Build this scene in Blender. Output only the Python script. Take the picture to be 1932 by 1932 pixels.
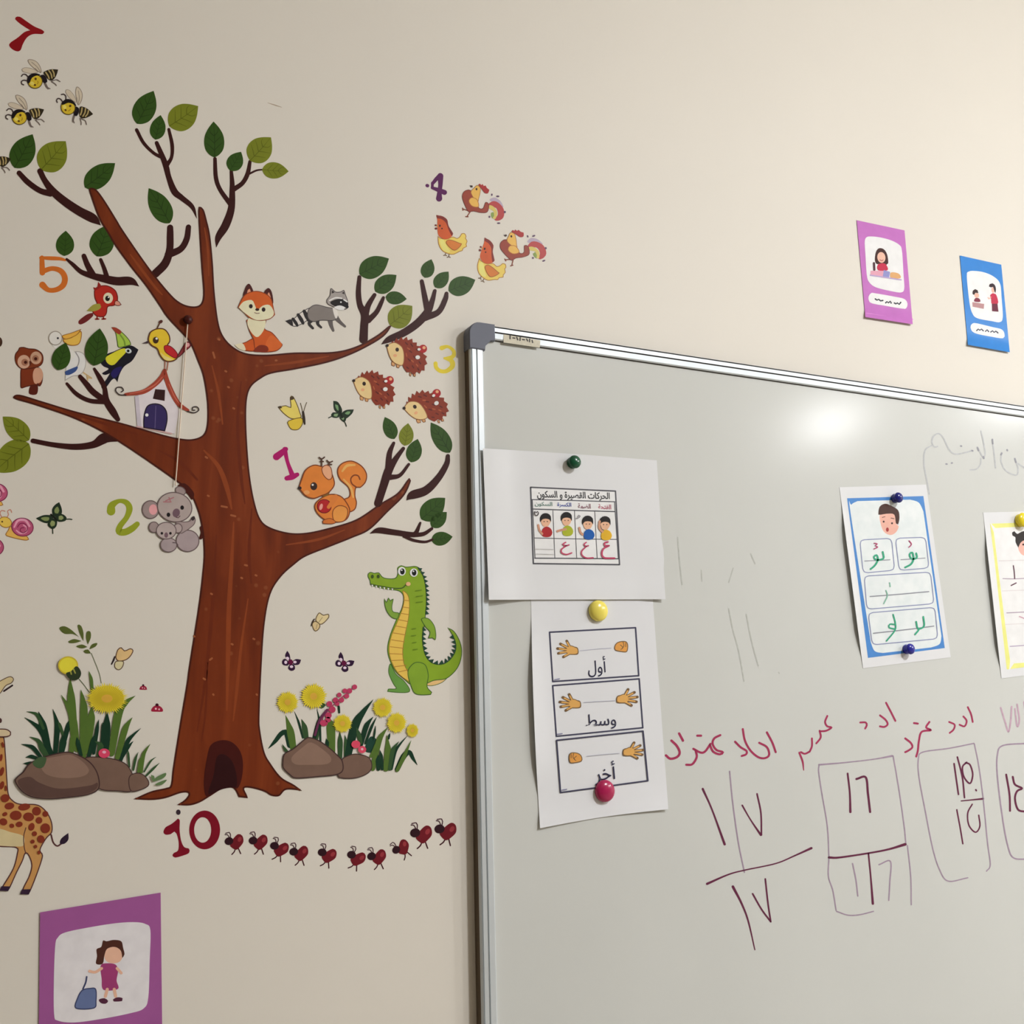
import bpy, math, unicodedata
from mathutils import Vector, Matrix
from mathutils.geometry import delaunay_2d_cdt

# ------------------------------------------------------------------ camera, light, exposure
scene = bpy.context.scene
for o in list(bpy.data.objects):
    bpy.data.objects.remove(o, do_unlink=True)
COL = scene.collection

FOCAL = 2094.09                      # focal length in units of the 1932-wide frame
CAM = Vector((0.0, -1.2967, 1.5))    # wall lies in the plane y = 0, x runs right, z up
AX = Vector((0.894639, 0.061911, 0.442479))    # wall axes seen from the camera (right, down, forward)
AY = Vector((-0.446072, 0.179839, 0.876742))
AZ = Vector((-0.025295, -0.981746, 0.188508))
cd = bpy.data.cameras.new('camera')
cd.sensor_width = 36.0
cd.lens = 36.0 * FOCAL / 1932.0
cd.clip_start = 0.02
cam = bpy.data.objects.new('camera', cd)
COL.objects.link(cam)
right = Vector((AX.x, AY.x, AZ.x)); down = Vector((AX.y, AY.y, AZ.y)); fwd = Vector((AX.z, AY.z, AZ.z))
m3 = Matrix((right, -down, -fwd)).transposed()
cam.matrix_world = Matrix.Translation(CAM) @ m3.to_4x4()
scene.camera = cam

world = bpy.data.worlds.new('world'); scene.world = world
world.use_nodes = True
world.node_tree.nodes['Background'].inputs[0].default_value = (0.9, 0.88, 0.82, 1)
world.node_tree.nodes['Background'].inputs[1].default_value = 0.05
vs = scene.view_settings
vs.view_transform = 'Standard'; vs.look = 'None'; vs.gamma = 1.0; vs.use_curve_mapping = False
vs.exposure = 0.0
LAMP_POWER = 385.0                   # emission strength of each round ceiling lamp
LAMP_COLOR = (0.985, 1.0, 1.02, 1)
LAMPS = [(1.9, -1.95), (4.7, -2.3), (4.16, -3.15)]
CEIL = 3.1

# ------------------------------------------------------------------ materials
def lin(c):
    c /= 255.0
    return c / 12.92 if c <= 0.04045 else ((c + 0.055) / 1.055) ** 2.4
MATS = {}
GAIN = 1.27
def ink(rgb, rough=0.42, var=0.13, scale=55.0, gain=None, metal=0.0, spec=0.14):
    """printed or painted colour with fine procedural mottling"""
    key = (rgb, rough, var, scale, gain, metal)
    if key in MATS: return MATS[key]
    g = GAIN if gain is None else gain
    m = bpy.data.materials.new('print_%d_%d_%d' % rgb)
    m.use_nodes = True
    nt = m.node_tree; b = nt.nodes['Principled BSDF']
    c = [min(0.92, lin(v) * g) for v in rgb]
    tc = nt.nodes.new('ShaderNodeNewGeometry')
    n = nt.nodes.new('ShaderNodeTexNoise'); n.inputs['Scale'].default_value = scale; n.inputs['Detail'].default_value = 3
    nt.links.new(tc.outputs['Position'], n.inputs['Vector'])
    mx = nt.nodes.new('ShaderNodeMix'); mx.data_type = 'RGBA'
    mx.inputs[6].default_value = (*[v * (1 - var) for v in c], 1)
    mx.inputs[7].default_value = (*[min(0.95, v * (1 + var)) for v in c], 1)
    nt.links.new(n.outputs['Fac'], mx.inputs[0])
    nt.links.new(mx.outputs[2], b.inputs['Base Color'])
    b.inputs['Roughness'].default_value = rough
    b.inputs['Metallic'].default_value = metal
    b.inputs['Specular IOR Level'].default_value = spec
    MATS[key] = m
    return m

def bark_material():
    m = bpy.data.materials.new('printed_bark'); m.use_nodes = True
    nt = m.node_tree; b = nt.nodes['Principled BSDF']
    g = nt.nodes.new('ShaderNodeNewGeometry')
    mp = nt.nodes.new('ShaderNodeMapping'); mp.inputs['Scale'].default_value = (32, 32, 5)
    nt.links.new(g.outputs['Position'], mp.inputs['Vector'])
    n = nt.nodes.new('ShaderNodeTexNoise'); n.inputs['Scale'].default_value = 1.0; n.inputs['Detail'].default_value = 5
    n.inputs['Distortion'].default_value = 0.6
    nt.links.new(mp.outputs[0], n.inputs['Vector'])
    r = nt.nodes.new('ShaderNodeValToRGB')
    e = r.color_ramp.elements
    e[0].position = 0.30; e[0].color = (lin(98), lin(38), lin(14), 1)
    e[1].position = 0.72; e[1].color = (lin(138), lin(62), lin(27), 1)
    x = r.color_ramp.elements.new(0.5); x.color = (lin(119), lin(49), lin(19), 1)
    nt.links.new(n.outputs['Fac'], r.inputs['Fac'])
    v = nt.nodes.new('ShaderNodeTexVoronoi'); v.inputs['Scale'].default_value = 42.0
    nt.links.new(g.outputs['Position'], v.inputs['Vector'])
    t = nt.nodes.new('ShaderNodeMapRange'); t.inputs[1].default_value = 0.07; t.inputs[2].default_value = 0.13
    t.inputs[3].default_value = 0.3; t.inputs[4].default_value = 0.0
    nt.links.new(v.outputs['Distance'], t.inputs[0])
    mx = nt.nodes.new('ShaderNodeMix'); mx.data_type = 'RGBA'
    mx.inputs[7].default_value = (lin(165), lin(100), lin(62), 1)
    nt.links.new(t.outputs[0], mx.inputs[0]); nt.links.new(r.outputs[0], mx.inputs[6])
    nt.links.new(mx.outputs[2], b.inputs['Base Color'])
    b.inputs['Roughness'].default_value = 0.45
    b.inputs['Specular IOR Level'].default_value = 0.14
    return m

def wall_paint(name, rgb, rough=0.55, bump=0.02):
    m = bpy.data.materials.new(name); m.use_nodes = True
    nt = m.node_tree; b = nt.nodes['Principled BSDF']
    g = nt.nodes.new('ShaderNodeNewGeometry')
    n = nt.nodes.new('ShaderNodeTexNoise'); n.inputs['Scale'].default_value = 3.0; n.inputs['Detail'].default_value = 4
    nt.links.new(g.outputs['Position'], n.inputs['Vector'])
    mx = nt.nodes.new('ShaderNodeMix'); mx.data_type = 'RGBA'
    mx.inputs[6].default_value = (*[v * 0.975 for v in rgb], 1); mx.inputs[7].default_value = (*[min(1, v * 1.025) for v in rgb], 1)
    nt.links.new(n.outputs['Fac'], mx.inputs[0]); nt.links.new(mx.outputs[2], b.inputs['Base Color'])
    n2 = nt.nodes.new('ShaderNodeTexNoise'); n2.inputs['Scale'].default_value = 220.0
    nt.links.new(g.outputs['Position'], n2.inputs['Vector'])
    bp = nt.nodes.new('ShaderNodeBump'); bp.inputs['Strength'].default_value = bump; bp.inputs['Distance'].default_value = 0.002
    nt.links.new(n2.outputs['Fac'], bp.inputs['Height']); nt.links.new(bp.outputs[0], b.inputs['Normal'])
    b.inputs['Roughness'].default_value = rough
    b.inputs['Specular IOR Level'].default_value = 0.3
    return m

def glow_material(color, strength):
    m = bpy.data.materials.new('lamp_glow'); m.use_nodes = True
    b = m.node_tree.nodes['Principled BSDF']
    b.inputs['Base Color'].default_value = (0.9, 0.9, 0.9, 1)
    b.inputs['Emission Color'].default_value = color
    b.inputs['Emission Strength'].default_value = strength
    return m

# ------------------------------------------------------------------ helpers: points and meshes
VIEW = [0.0, 0.0, 1.0]
def view(x0, y0, w):
    """tracing window: following coordinates run 0..1932 over a window w wide at x0, y0"""
    VIEW[:] = [x0, y0, w / 1932.0]
def native():
    VIEW[:] = [0.0, 0.0, 1.0]
def N(x, y):
    return (VIEW[0] + x * VIEW[2], VIEW[1] + y * VIEW[2])
XF = [None]                    # optional placement of a template: (ox, oy, angle, scale, px, py)
def xf(x, y):
    t = XF[0]
    if t is None: return (x, y)
    ox, oy, a, s, px, py = t
    c, n = math.cos(math.radians(a)), math.sin(math.radians(a))
    x -= px; y -= py
    return (ox + s * (x * c - y * n), oy + s * (x * n + y * c))
def at(px, py, Y):
    """point of the plane y = Y seen at a place of the photograph"""
    r = Vector((px - 966.0, py - 966.0, FOCAL))
    d = Vector((AX.dot(r), AY.dot(r), AZ.dot(r)))
    return CAM + d * ((Y - CAM.y) / d.y)

def parse(s):
    pts, cor = [], []
    for tok in s.split():
        c = tok.endswith('!')
        if c: tok = tok[:-1]
        v = [float(q) for q in tok.split(',')]
        pts.append(v); cor.append(c)
    return pts, cor
def cr(p0, p1, p2, p3, t):
    return [0.5 * (2 * b + (c - a) * t + (2 * a - 5 * b + 4 * c - d) * t * t + (3 * b - a - 3 * c + d) * t ** 3)
            for a, b, c, d in zip(p0, p1, p2, p3)]
def smooth_closed(pts, cor):
    n = len(pts); out = []
    for i in range(n):
        p1, p2 = pts[i], pts[(i + 1) % n]
        p0 = p1 if cor[i] else pts[i - 1]
        p3 = p2 if cor[(i + 1) % n] else pts[(i + 2) % n]
        k = max(1, min(6, int(math.hypot(p2[0] - p1[0], p2[1] - p1[1]) / 3.0)))
        for j in range(k): out.append(cr(p0, p1, p2, p3, j / k))
    return out
def smooth_open(pts):
    n = len(pts); out = []
    for i in range(n - 1):
        p1, p2 = pts[i], pts[i + 1]
        p0 = pts[i - 1] if i else [2 * a - b for a, b in zip(p1, p2)]
        p3 = pts[i + 2] if i + 2 < n else [2 * b - a for a, b in zip(p1, p2)]
        k = max(1, min(8, int(math.hypot(p2[0] - p1[0], p2[1] - p1[1]) / 2.5)))
        for j in range(k): out.append(cr(p0, p1, p2, p3, j / k))
    out.append(list(pts[-1]))
    return out
def area(p):
    return 0.5 * sum(p[i - 1][0] * p[i][1] - p[i][0] * p[i - 1][1] for i in range(len(p)))
def inset(p, w):
    n = len(p); s = 1 if area(p) > 0 else -1; out = []
    for i in range(n):
        a, b, c = p[i - 1], p[i], p[(i + 1) % n]
        e1 = (b[0] - a[0], b[1] - a[1]); e2 = (c[0] - b[0], c[1] - b[1])
        l1 = math.hypot(*e1) or 1e-6; l2 = math.hypot(*e2) or 1e-6
        nx = -(e1[1] / l1 + e2[1] / l2); ny = e1[0] / l1 + e2[0] / l2
        l = math.hypot(nx, ny)
        if l < 0.3: out.append((b[0], b[1])); continue
        k = min(2.0, 2.0 / l)
        out.append((b[0] + s * w * k * nx / l, b[1] + s * w * k * ny / l))
    return out

class Build:
    """collects the flat pieces of one thing, then links them as parts under it"""
    pass
CUR = Build()
DZ = 0.00003
def begin(name, label, cat, group=None, base=0.0, layer=0, surf=None, single=False):
    CUR.name, CUR.label, CUR.cat, CUR.group = name, label, cat, group
    CUR.base, CUR.layer, CUR.surf, CUR.single = base, layer, surf, single
    CUR.parts = []
def face_y(px, py, k):
    y = CUR.surf(px, py) if CUR.surf else CUR.base
    return y - 0.00015 - k * DZ
def put(name, verts, faces, mat, smooth=False):
    sub = name.startswith('>')
    CUR.parts.append([name.lstrip('>'), verts, faces, mat, sub, smooth])
def flat(name, polys, strips, col, mat=None):
    """polys: closed outlines; strips: lists of (left, right) pairs; all at the next layer"""
    k = CUR.layer; CUR.layer += 1
    V, F = [], []
    for p in polys:
        p = [q for i, q in enumerate(p) if math.hypot(q[0] - p[i - 1][0], q[1] - p[i - 1][1]) > 1e-4]
        if area(p) > 0: p = p[::-1]       # image y runs down: this makes the face look into the room
        n = len(p); i0 = len(V)
        yy = face_y(sum(q[0] for q in p) / n, sum(q[1] for q in p) / n, k)
        for q in p: V.append(at(q[0], q[1], yy))
        for q in range(n): V.append(V[i0 + q] + Vector((0, 0.00009, 0)))
        if n > 4:                       # clean triangles inside the outline
            cv, _, cf, _, _, _ = delaunay_2d_cdt([Vector(q) for q in p], [], [list(range(n))], 1, 1e-5)
            j0 = len(V)
            V += [at(q[0], q[1], yy) for q in cv]
            for t in cf:
                t = [j0 + q for q in t]
                F.append(t if (V[t[1]] - V[t[0]]).cross(V[t[2]] - V[t[0]]).y < 0 else t[::-1])
        else:
            F.append(list(range(i0, i0 + n)))
        for a in range(n):
            b = (a + 1) % n
            F.append([i0 + a, i0 + n + a, i0 + n + b, i0 + b])
    for si, s in enumerate(strips):
        i0 = len(V); e = 7e-6 * (si % 4)
        for l, r in s:
            V.append(at(l[0], l[1], face_y(l[0], l[1], k) - e)); V.append(at(r[0], r[1], face_y(r[0], r[1], k) - e))
        for a in range(len(s) - 1):
            F.append([i0 + 2 * a, i0 + 2 * a + 1, i0 + 2 * a + 3, i0 + 2 * a + 2])
    put(name, V, F, mat or ink(col))
def outline(s):
    pts, cor = parse(s)
    return smooth_closed([xf(*N(*p)) for p in pts], cor)
def P(name, col, s, o=None, mat=None):
    """filled outline; s may be several outlines divided by '|'; o = (edge colour, edge width)"""
    polys = [outline(q) for q in s.split('|')]
    if o:
        w = o[1] * VIEW[2] * (XF[0][3] if XF[0] else 1)
        for p in polys:
            flat(name, [p], [], o[0])
            flat('>fill' if not name.startswith('>') else name, [inset(p, w)], [], col, mat)
    else:
        for i, p in enumerate(polys):
            if i: CUR.layer -= 1
            flat(name, [p], [], col, mat)
def epts(cx, cy, rx, ry=None, a=0, n=None):
    ry = rx if ry is None else ry
    n = n or max(10, min(36, int((rx + ry) * VIEW[2] * 1.6)))
    c, s = math.cos(math.radians(a)), math.sin(math.radians(a))
    out = []
    for i in range(n):
        t = 2 * math.pi * i / n
        x, y = rx * math.cos(t), ry * math.sin(t)
        out.append(xf(*N(cx + x * c - y * s, cy + x * s + y * c)))
    return out
def E(name, col, *es, o=None):
    polys = [epts(*e) for e in es]
    if o:
        w = o[1] * VIEW[2] * (XF[0][3] if XF[0] else 1)
        for p in polys:
            flat(name, [p], [], o[0])
            flat('>fill' if not name.startswith('>') else name, [inset(p, w)], [], col)
    else:
        for i, p in enumerate(polys):
            if i: CUR.layer -= 1
            flat(name, [p], [], col)
def ribbon(pts, w0):
    q = [(*xf(*N(p[0], p[1])), (p[2] if len(p) > 2 else w0) * VIEW[2] * (XF[0][3] if XF[0] else 1)) for p in pts]
    q = smooth_open([list(p) for p in q])
    out = []; n = len(q)
    def nrm(i):
        a, b = q[max(0, i - 1)], q[min(n - 1, i + 1)]
        dx, dy = b[0] - a[0], b[1] - a[1]; l = math.hypot(dx, dy) or 1e-6
        return dx / l, dy / l
    dx, dy = nrm(0); h = abs(q[0][2]) / 2
    for t in (85, 55, 25):
        c, s = math.cos(math.radians(t)), math.sin(math.radians(t))
        x, y = q[0][0] - dx * h * s, q[0][1] - dy * h * s
        out.append(((x - dy * h * c, y + dx * h * c), (x + dy * h * c, y - dx * h * c)))
    for i in range(n):
        dx, dy = nrm(i); h = abs(q[i][2]) / 2
        out.append(((q[i][0] - dy * h, q[i][1] + dx * h), (q[i][0] + dy * h, q[i][1] - dx * h)))
    dx, dy = nrm(n - 1); h = abs(q[-1][2]) / 2
    for t in (25, 55, 85):
        c, s = math.cos(math.radians(t)), math.sin(math.radians(t))
        x, y = q[-1][0] + dx * h * s, q[-1][1] + dy * h * s
        out.append(((x - dy * h * c, y + dx * h * c), (x + dy * h * c, y - dx * h * c)))
    return out
def S(name, col, s, w=10, mat=None):
    """strokes, divided by '|'; a third number on a point is the width there"""
    st = [ribbon(parse(q)[0], w) for q in s.split('|')]
    if name.lstrip('>') in SPLIT:
        for i, r in enumerate(st):
            if i: CUR.layer -= 1
            flat(name, [], [r], col, mat)
    else:
        flat(name, [], st, col, mat)
SPLIT = {'bark_streak', 'stripe', 'leg', 'antenna', 'curl', 'belly_line', 'scale_line', 'spine_line', 'spine_light', 'table_line', 'writing_line', 'pale_rule', 'table_border',
         'wing_tail', 'brow', 'eyebrow', 'small_print', 'light', 'roof', 'roof_light', 'arm', 'foot', 'red_letter', 'caption_text'}

def mesh_object(name, verts, faces, mat, parent=None, smooth=False, origin=None):
    o0 = origin or Vector((0, 0, 0))
    me = bpy.data.meshes.new(name)
    me.from_pydata([tuple(Vector(v) - o0) for v in verts], [], faces)
    me.materials.append(mat)
    if smooth:
        for p in me.polygons: p.use_smooth = True
    me.update()
    ob = bpy.data.objects.new(name, me); COL.objects.link(ob)
    if parent: ob.parent = parent
    else: ob.location = o0
    return ob
def finish():
    allv = [v for p in CUR.parts for v in p[1]]
    lo = [min(v[i] for v in allv) for i in range(3)]; hi = [max(v[i] for v in allv) for i in range(3)]
    org = Vector(((lo[0] + hi[0]) / 2, hi[1], lo[2]))
    if CUR.single and len(CUR.parts) == 1:
        n, v, f, m, _, sm = CUR.parts[0]
        root = mesh_object(CUR.name, v, f, m, None, sm, org)
    else:
        root = bpy.data.objects.new(CUR.name, None); COL.objects.link(root); root.location = org
        root.empty_display_size = 0.02
        last = root
        for n, v, f, m, sub, sm in CUR.parts:
            ob = mesh_object(n, v, f, m, last if sub else root, sm, org)
            if not sub: last = ob
    for ch in root.children_recursive:
        if ch.name.split('.')[0] in ('bark_speckle', 'vein', 'petal_line'): ch['kind'] = 'stuff'
    root['label'] = CUR.label; root['category'] = CUR.cat
    if CUR.group: root['group'] = CUR.group
    return root
def structure(name, verts, faces, mat, smooth=False):
    ob = mesh_object(name, verts, faces, mat, None, smooth)
    ob['kind'] = 'structure'
    return ob
def box(x0, y0, z0, x1, y1, z1):
    v = [(x, y, z) for x in (x0, x1) for y in (y0, y1) for z in (z0, z1)]
    return v, [[0, 1, 3, 2], [4, 6, 7, 5], [0, 4, 5, 1], [2, 3, 7, 6], [0, 2, 6, 4], [1, 5, 7, 3]]

# Arabic lettering with the font that ships inside Blender, letters joined by hand
FORMS = {}
for cp in range(0xFE70, 0xFEFD):
    d = unicodedata.decomposition(chr(cp)).split()
    if len(d) == 2: FORMS.setdefault(int(d[1], 16), {})[d[0].strip('<>')] = chr(cp)
def arabic(s):
    out = []
    for i, ch in enumerate(s):
        f = FORMS.get(ord(ch))
        if not f: out.append(ch); continue
        pj = i > 0 and 'initial' in FORMS.get(ord(s[i - 1]), {})
        nj = i + 1 < len(s) and ord(s[i + 1]) in FORMS and 'final' in FORMS[ord(s[i + 1])] and 'initial' in f
        k = 'medial' if pj and nj else 'final' if pj else 'initial' if nj else 'isolated'
        out.append(f.get(k, f.get('isolated', ch)))
    return ''.join(reversed(out))
def text(name, col, s, quad, bold=0.0):
    """lettering laid into a quad of four corners (tl, tr, br, bl) of the tracing window"""
    cu = bpy.data.curves.new('lettering', 'FONT'); cu.body = s; cu.offset = bold; cu.resolution_u = 3
    ob = bpy.data.objects.new('lettering', cu); COL.objects.link(ob)
    bpy.context.view_layer.update()
    me = bpy.data.meshes.new_from_object(ob.evaluated_get(bpy.context.evaluated_depsgraph_get()))
    xs = [v.co.x for v in me.vertices]; ys = [v.co.y for v in me.vertices]
    x0, x1, y0, y1 = min(xs), max(xs), min(ys), max(ys)
    q = [N(*c) for c in quad]
    k = CUR.layer; CUR.layer += 1
    V = []
    for v in me.vertices:
        a = (v.co.x - x0) / (x1 - x0); b = (y1 - v.co.y) / (y1 - y0)
        px = (1 - a) * (1 - b) * q[0][0] + a * (1 - b) * q[1][0] + a * b * q[2][0] + (1 - a) * b * q[3][0]
        py = (1 - a) * (1 - b) * q[0][1] + a * (1 - b) * q[1][1] + a * b * q[2][1] + (1 - a) * b * q[3][1]
        V.append(at(px, py, face_y(px, py, k)))
    F = [list(p.vertices) for p in me.polygons]
    bpy.data.objects.remove(ob, do_unlink=True); bpy.data.meshes.remove(me); bpy.data.curves.remove(cu)
    put(name, V, F, ink(col))

# ------------------------------------------------------------------ the room
WALL = wall_paint('cream_wall_paint', (0.80, 0.755, 0.675))
DARKWALL = wall_paint('bounce_cut_brown', (0.30, 0.25, 0.20))  # unseen walls, brown made up to cut bounce light on the left
WHITE = wall_paint('white_ceiling_paint', (0.83, 0.82, 0.79))
FLOORM = wall_paint('pale_floor', (0.42, 0.37, 0.30), 0.35)
X0, X1, Y0 = -2.2, 6.2, -6.2
structure('wall_back', *box(X0, 0, 0, X1, 0.12, CEIL), WALL)
structure('wall_left', *box(X0 - 0.12, Y0, 0, X0, 0.12, CEIL), DARKWALL)
structure('wall_right', *box(X1, Y0, 0, X1 + 0.12, 0.12, CEIL), WALL)
structure('wall_front', *box(X0, Y0 - 0.12, 0, X1, Y0, CEIL), DARKWALL)
structure('floor', *box(X0 - 0.12, Y0 - 0.12, -0.1, X1 + 0.12, 0.12, 0), FLOORM)
structure('ceiling', *box(X0 - 0.12, Y0 - 0.12, CEIL, X1 + 0.12, 0.12, CEIL + 0.1), WHITE)

GLOW = glow_material(LAMP_COLOR, LAMP_POWER)
RING = ink((235, 235, 232), 0.35, 0.02)
def lathe(profile, n=40):
    V, F = [], []
    for i in range(n):
        a = 2 * math.pi * i / n
        for r, h in profile: V.append(Vector((r * math.cos(a), r * math.sin(a), h)))
    m = len(profile)
    for i in range(n):
        j = (i + 1) % n
        for k in range(m - 1): F.append([i * m + k, j * m + k, j * m + k + 1, i * m + k + 1])
    return V, F
LAMP_LABELS = ['round ceiling lamp nearest the whiteboard wall, above the whiteboard', 'round ceiling lamp close to the whiteboard wall and the right wall',
               'round ceiling lamp mirrored as a bright spot in the whiteboard']
for (lx, ly), lb in zip(LAMPS, LAMP_LABELS):
    root = bpy.data.objects.new('ceiling_lamp', None); COL.objects.link(root); root.location = (lx, ly, CEIL)
    root['label'] = lb; root['category'] = 'lamp'; root['group'] = 'round lamps set in the ceiling'
    v, f = lathe([(0.15, 0.0), (0.15, -0.012), (0.138, -0.022), (0.122, -0.022), (0.119, -0.014)])
    r = mesh_object('trim_ring', v, f, RING, root, True)
    v, f = lathe([(0.121, -0.014)] + [(0.121 * math.cos(t), -0.016 - 0.07 * math.sin(t)) for t in [math.radians(q) for q in (0, 18, 36, 54, 72, 89.5)]])
    mesh_object('diffuser', v, [q[::-1] for q in f], GLOW, root, True)

# ------------------------------------------------------------------ the whiteboard
BOARD_Y, FRAME_Y = -0.0125, -0.017
def board_surface_material():
    m = bpy.data.materials.new('glossy_whiteboard'); m.use_nodes = True
    nt = m.node_tree; b = nt.nodes['Principled BSDF']
    g = nt.nodes.new('ShaderNodeNewGeometry')
    n = nt.nodes.new('ShaderNodeTexNoise'); n.inputs['Scale'].default_value = 5.0; n.inputs['Detail'].default_value = 4
    nt.links.new(g.outputs['Position'], n.inputs['Vector'])
    mx = nt.nodes.new('ShaderNodeMix'); mx.data_type = 'RGBA'
    mx.inputs[6].default_value = (0.63, 0.64, 0.61, 1); mx.inputs[7].default_value = (0.68, 0.69, 0.66, 1)
    nt.links.new(n.outputs['Fac'], mx.inputs[0]); nt.links.new(mx.outputs[2], b.inputs['Base Color'])
    b.inputs['Roughness'].default_value = 0.17
    b.inputs['Specular IOR Level'].default_value = 0.075
    return m
ALU = ink((206, 212, 215), 0.42, 0.03, 30, 1.0, 0.3)
GROOVE_SHADE = ink((70, 68, 66), 0.5, 0.05)  # shade of grooves and inner edge put into the colour
SIDE_SHADE = ink((92, 80, 66), 0.5, 0.05)  # outer rail side, its shade painted in as brown
CAP = ink((104, 107, 118), 0.5, 0.04)

bl = at(887, 700, FRAME_Y); bt = at(930.4, 613.1, FRAME_Y)
BX0, BZ1 = bl.x, bt.z                  # left and top outer edges of the frame
BX1, BZ0, FW = BX0 + 1.8, BZ1 - 1.2, 0.0215
board = bpy.data.objects.new('whiteboard', None); COL.objects.link(board)
board.location = (BX0, 0, BZ0)
board['label'] = 'large framed whiteboard with red Arabic handwriting and sums'; board['category'] = 'whiteboard'
borg = Vector(board.location)
def bpart(name, v, f, mat, parent=None, smooth=False):
    return mesh_object(name, v, f, mat, parent or board, smooth, borg)
bpart('panel', *box(BX0 + 0.006, BOARD_Y, BZ0 + 0.006, BX1 - 0.006, -0.002, BZ1 - 0.006), board_surface_material())
# rail profile across (0 outer .. FW inner) and its front depth; grooves are real, their shade is painted on the horizontal rails
PROF = [(0.0, 0.0), (0.0, -0.0135), (0.0010, -0.016), (0.0018, -0.0168), (0.0021, -0.0155), (0.0034, -0.0155), (0.0037, -0.017), (0.0092, -0.017), (0.0096, -0.0152), (0.0110, -0.0152),
        (0.0114, -0.017), (0.0188, -0.0166), (0.0205, -0.0152), (0.0215, -0.0126), (0.0215, 0.0)]
def rail(name, a, b, inward):
    a, b, inward = Vector(a), Vector(b), Vector(inward)
    V, F = [], []
    for p in (a, b):
        for u, y in PROF: V.append(p + inward * u + Vector((0, y, 0)))
    n = len(PROF)
    for i in range(n - 1): F.append([i, i + 1, n + i + 1, n + i])
    F += [list(range(n)), list(range(n, 2 * n))[::-1]]
    o = bpart(name, V, F, ALU)
    o.data.materials.append(GROOVE_SHADE); o.data.materials.append(SIDE_SHADE)
    for i, p in enumerate(o.data.polygons):
        if abs(inward.z) > 0.5 and i in (3, 4, 5, 7, 8, 9, 12): p.material_index = 1
        if i in (0,): p.material_index = 2
    return o
CAPW = 0.037
rail('frame_rail', (BX0, 0, BZ0 + CAPW), (BX0, 0, BZ1 - CAPW), (1, 0, 0))
rail('frame_rail', (BX1, 0, BZ0 + CAPW), (BX1, 0, BZ1 - CAPW), (-1, 0, 0))
rail('frame_rail', (BX0 + CAPW, 0, BZ1), (BX1 - CAPW, 0, BZ1), (0, 0, -1))
rail('frame_rail', (BX0 + CAPW, 0, BZ0), (BX1 - CAPW, 0, BZ0), (0, 0, 1))
def corner_cap(cx, cz, sx, sz):
    out = []
    R = 0.017
    for i in range(7):
        t = math.radians(90 * i / 6)
        out.append((R - R * math.cos(t), R - R * math.sin(t)))
    out = [(-0.001 + u, -0.001 + w) for u, w in out]
    out += [(CAPW + 0.001, -0.001), (CAPW + 0.001, 0.0225), (0.031, 0.0235), (0.0235, 0.031), (0.0225, CAPW + 0.001), (-0.001, CAPW + 0.001)]
    ins = [(0.015 + (u - 0.015) * 0.93, 0.015 + (w - 0.015) * 0.93) for u, w in out]
    n = len(out); V, F = [], []
    for ring, y in ((out, 0.0), (out, -0.0168), (ins, -0.0185)):
        for u, w in ring: V.append(Vector((cx + sx * u, y, cz + sz * w)))
    for k in range(2):
        for i in range(n):
            j = (i + 1) % n
            q = [k * n + i, k * n + j, (k + 1) * n + j, (k + 1) * n + i]
            F.append(q if sx * sz > 0 else q[::-1])
    top = list(range(2 * n, 3 * n)); F.append(top if sx * sz > 0 else top[::-1])
    o = bpart('corner_cap', V, F, CAP)
    return o
corner_cap(BX0, BZ1, 1, -1); corner_cap(BX1, BZ1, -1, -1); corner_cap(BX0, BZ0, 1, 1); corner_cap(BX1, BZ0, -1, 1)

def board_ink(name, col, s, w, k=0):
    st = [ribbon(parse(q)[0], w) for q in s.split('|')]
    V, F = [], []
    for r in st:
        i0 = len(V)
        for a, b in r:
            V.append(at(a[0], a[1], BOARD_Y - 0.0002 - k * 0.00004)); V.append(at(b[0], b[1], BOARD_Y - 0.0002 - k * 0.00004))
        for a in range(len(r) - 1): F.append([i0 + 2 * a, i0 + 2 * a + 1, i0 + 2 * a + 3, i0 + 2 * a + 2])
    o = bpart(name, V, F, ink(col, 0.5, 0.25, 160.0))
    return o
RED, DARK, PALE, FAINT = (150, 46, 80), (92, 36, 62), (148, 130, 148), (172, 174, 176)
view(1240, 1300, 400)
board_ink('red_handwriting', RED, '130,470 180,520 205,580 180,620 120,635 80,605|200,405 235,470', 22)['label'] = 'red handwritten word at the left end of the line'
board_ink('red_handwriting', RED, '575,420 520,450 505,500 540,555 600,575 570,595 510,570 480,510|485,500 440,565 400,580 330,545|350,560 360,620 320,685 265,690|365,425 400,425', 20)
board_ink('red_handwriting', RED, '710,480 760,530 815,565 810,595 770,610|780,365 800,470 850,560 920,620 980,630 1020,600 1000,530 930,490|1000,395 1050,490 1080,575', 19)
board_ink('red_handwriting', RED, '1295,580 1325,660 1335,740,8|1410,450 1410,520 1390,570|1480,380 1490,440 1450,495|1490,385 1540,380 1590,350 1550,340 1530,300 1550,245|1390,570 1345,590 1310,575', 17)
board_ink('red_handwriting', RED, '1850,305 1900,305 1910,330 1895,360', 17)
board_ink('dark_number', DARK, '415,910,20 500,1100,15 615,1415,22', 16)
board_ink('dark_number', DARK, '910,955 945,1130 950,1330|775,1060 850,1190,12 945,1330,20', 15)
board_ink('sum_line', DARK, '455,1775,22 650,1690,14 800,1650,12 1080,1590,12 1250,1520,14 1405,1450,22', 14)
board_ink('pale_line', PALE, '660,750 690,1050 740,1400 795,1670', 12)
view(1240, 1560, 400)
board_ink('dark_number', DARK, '690,545,24 770,700,18 830,860,15 890,1120,10', 16)
board_ink('dark_number', DARK, '985,475 1010,700 1035,865|870,610 950,750 1035,865', 15)
view(1532, 1300, 400)
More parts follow.
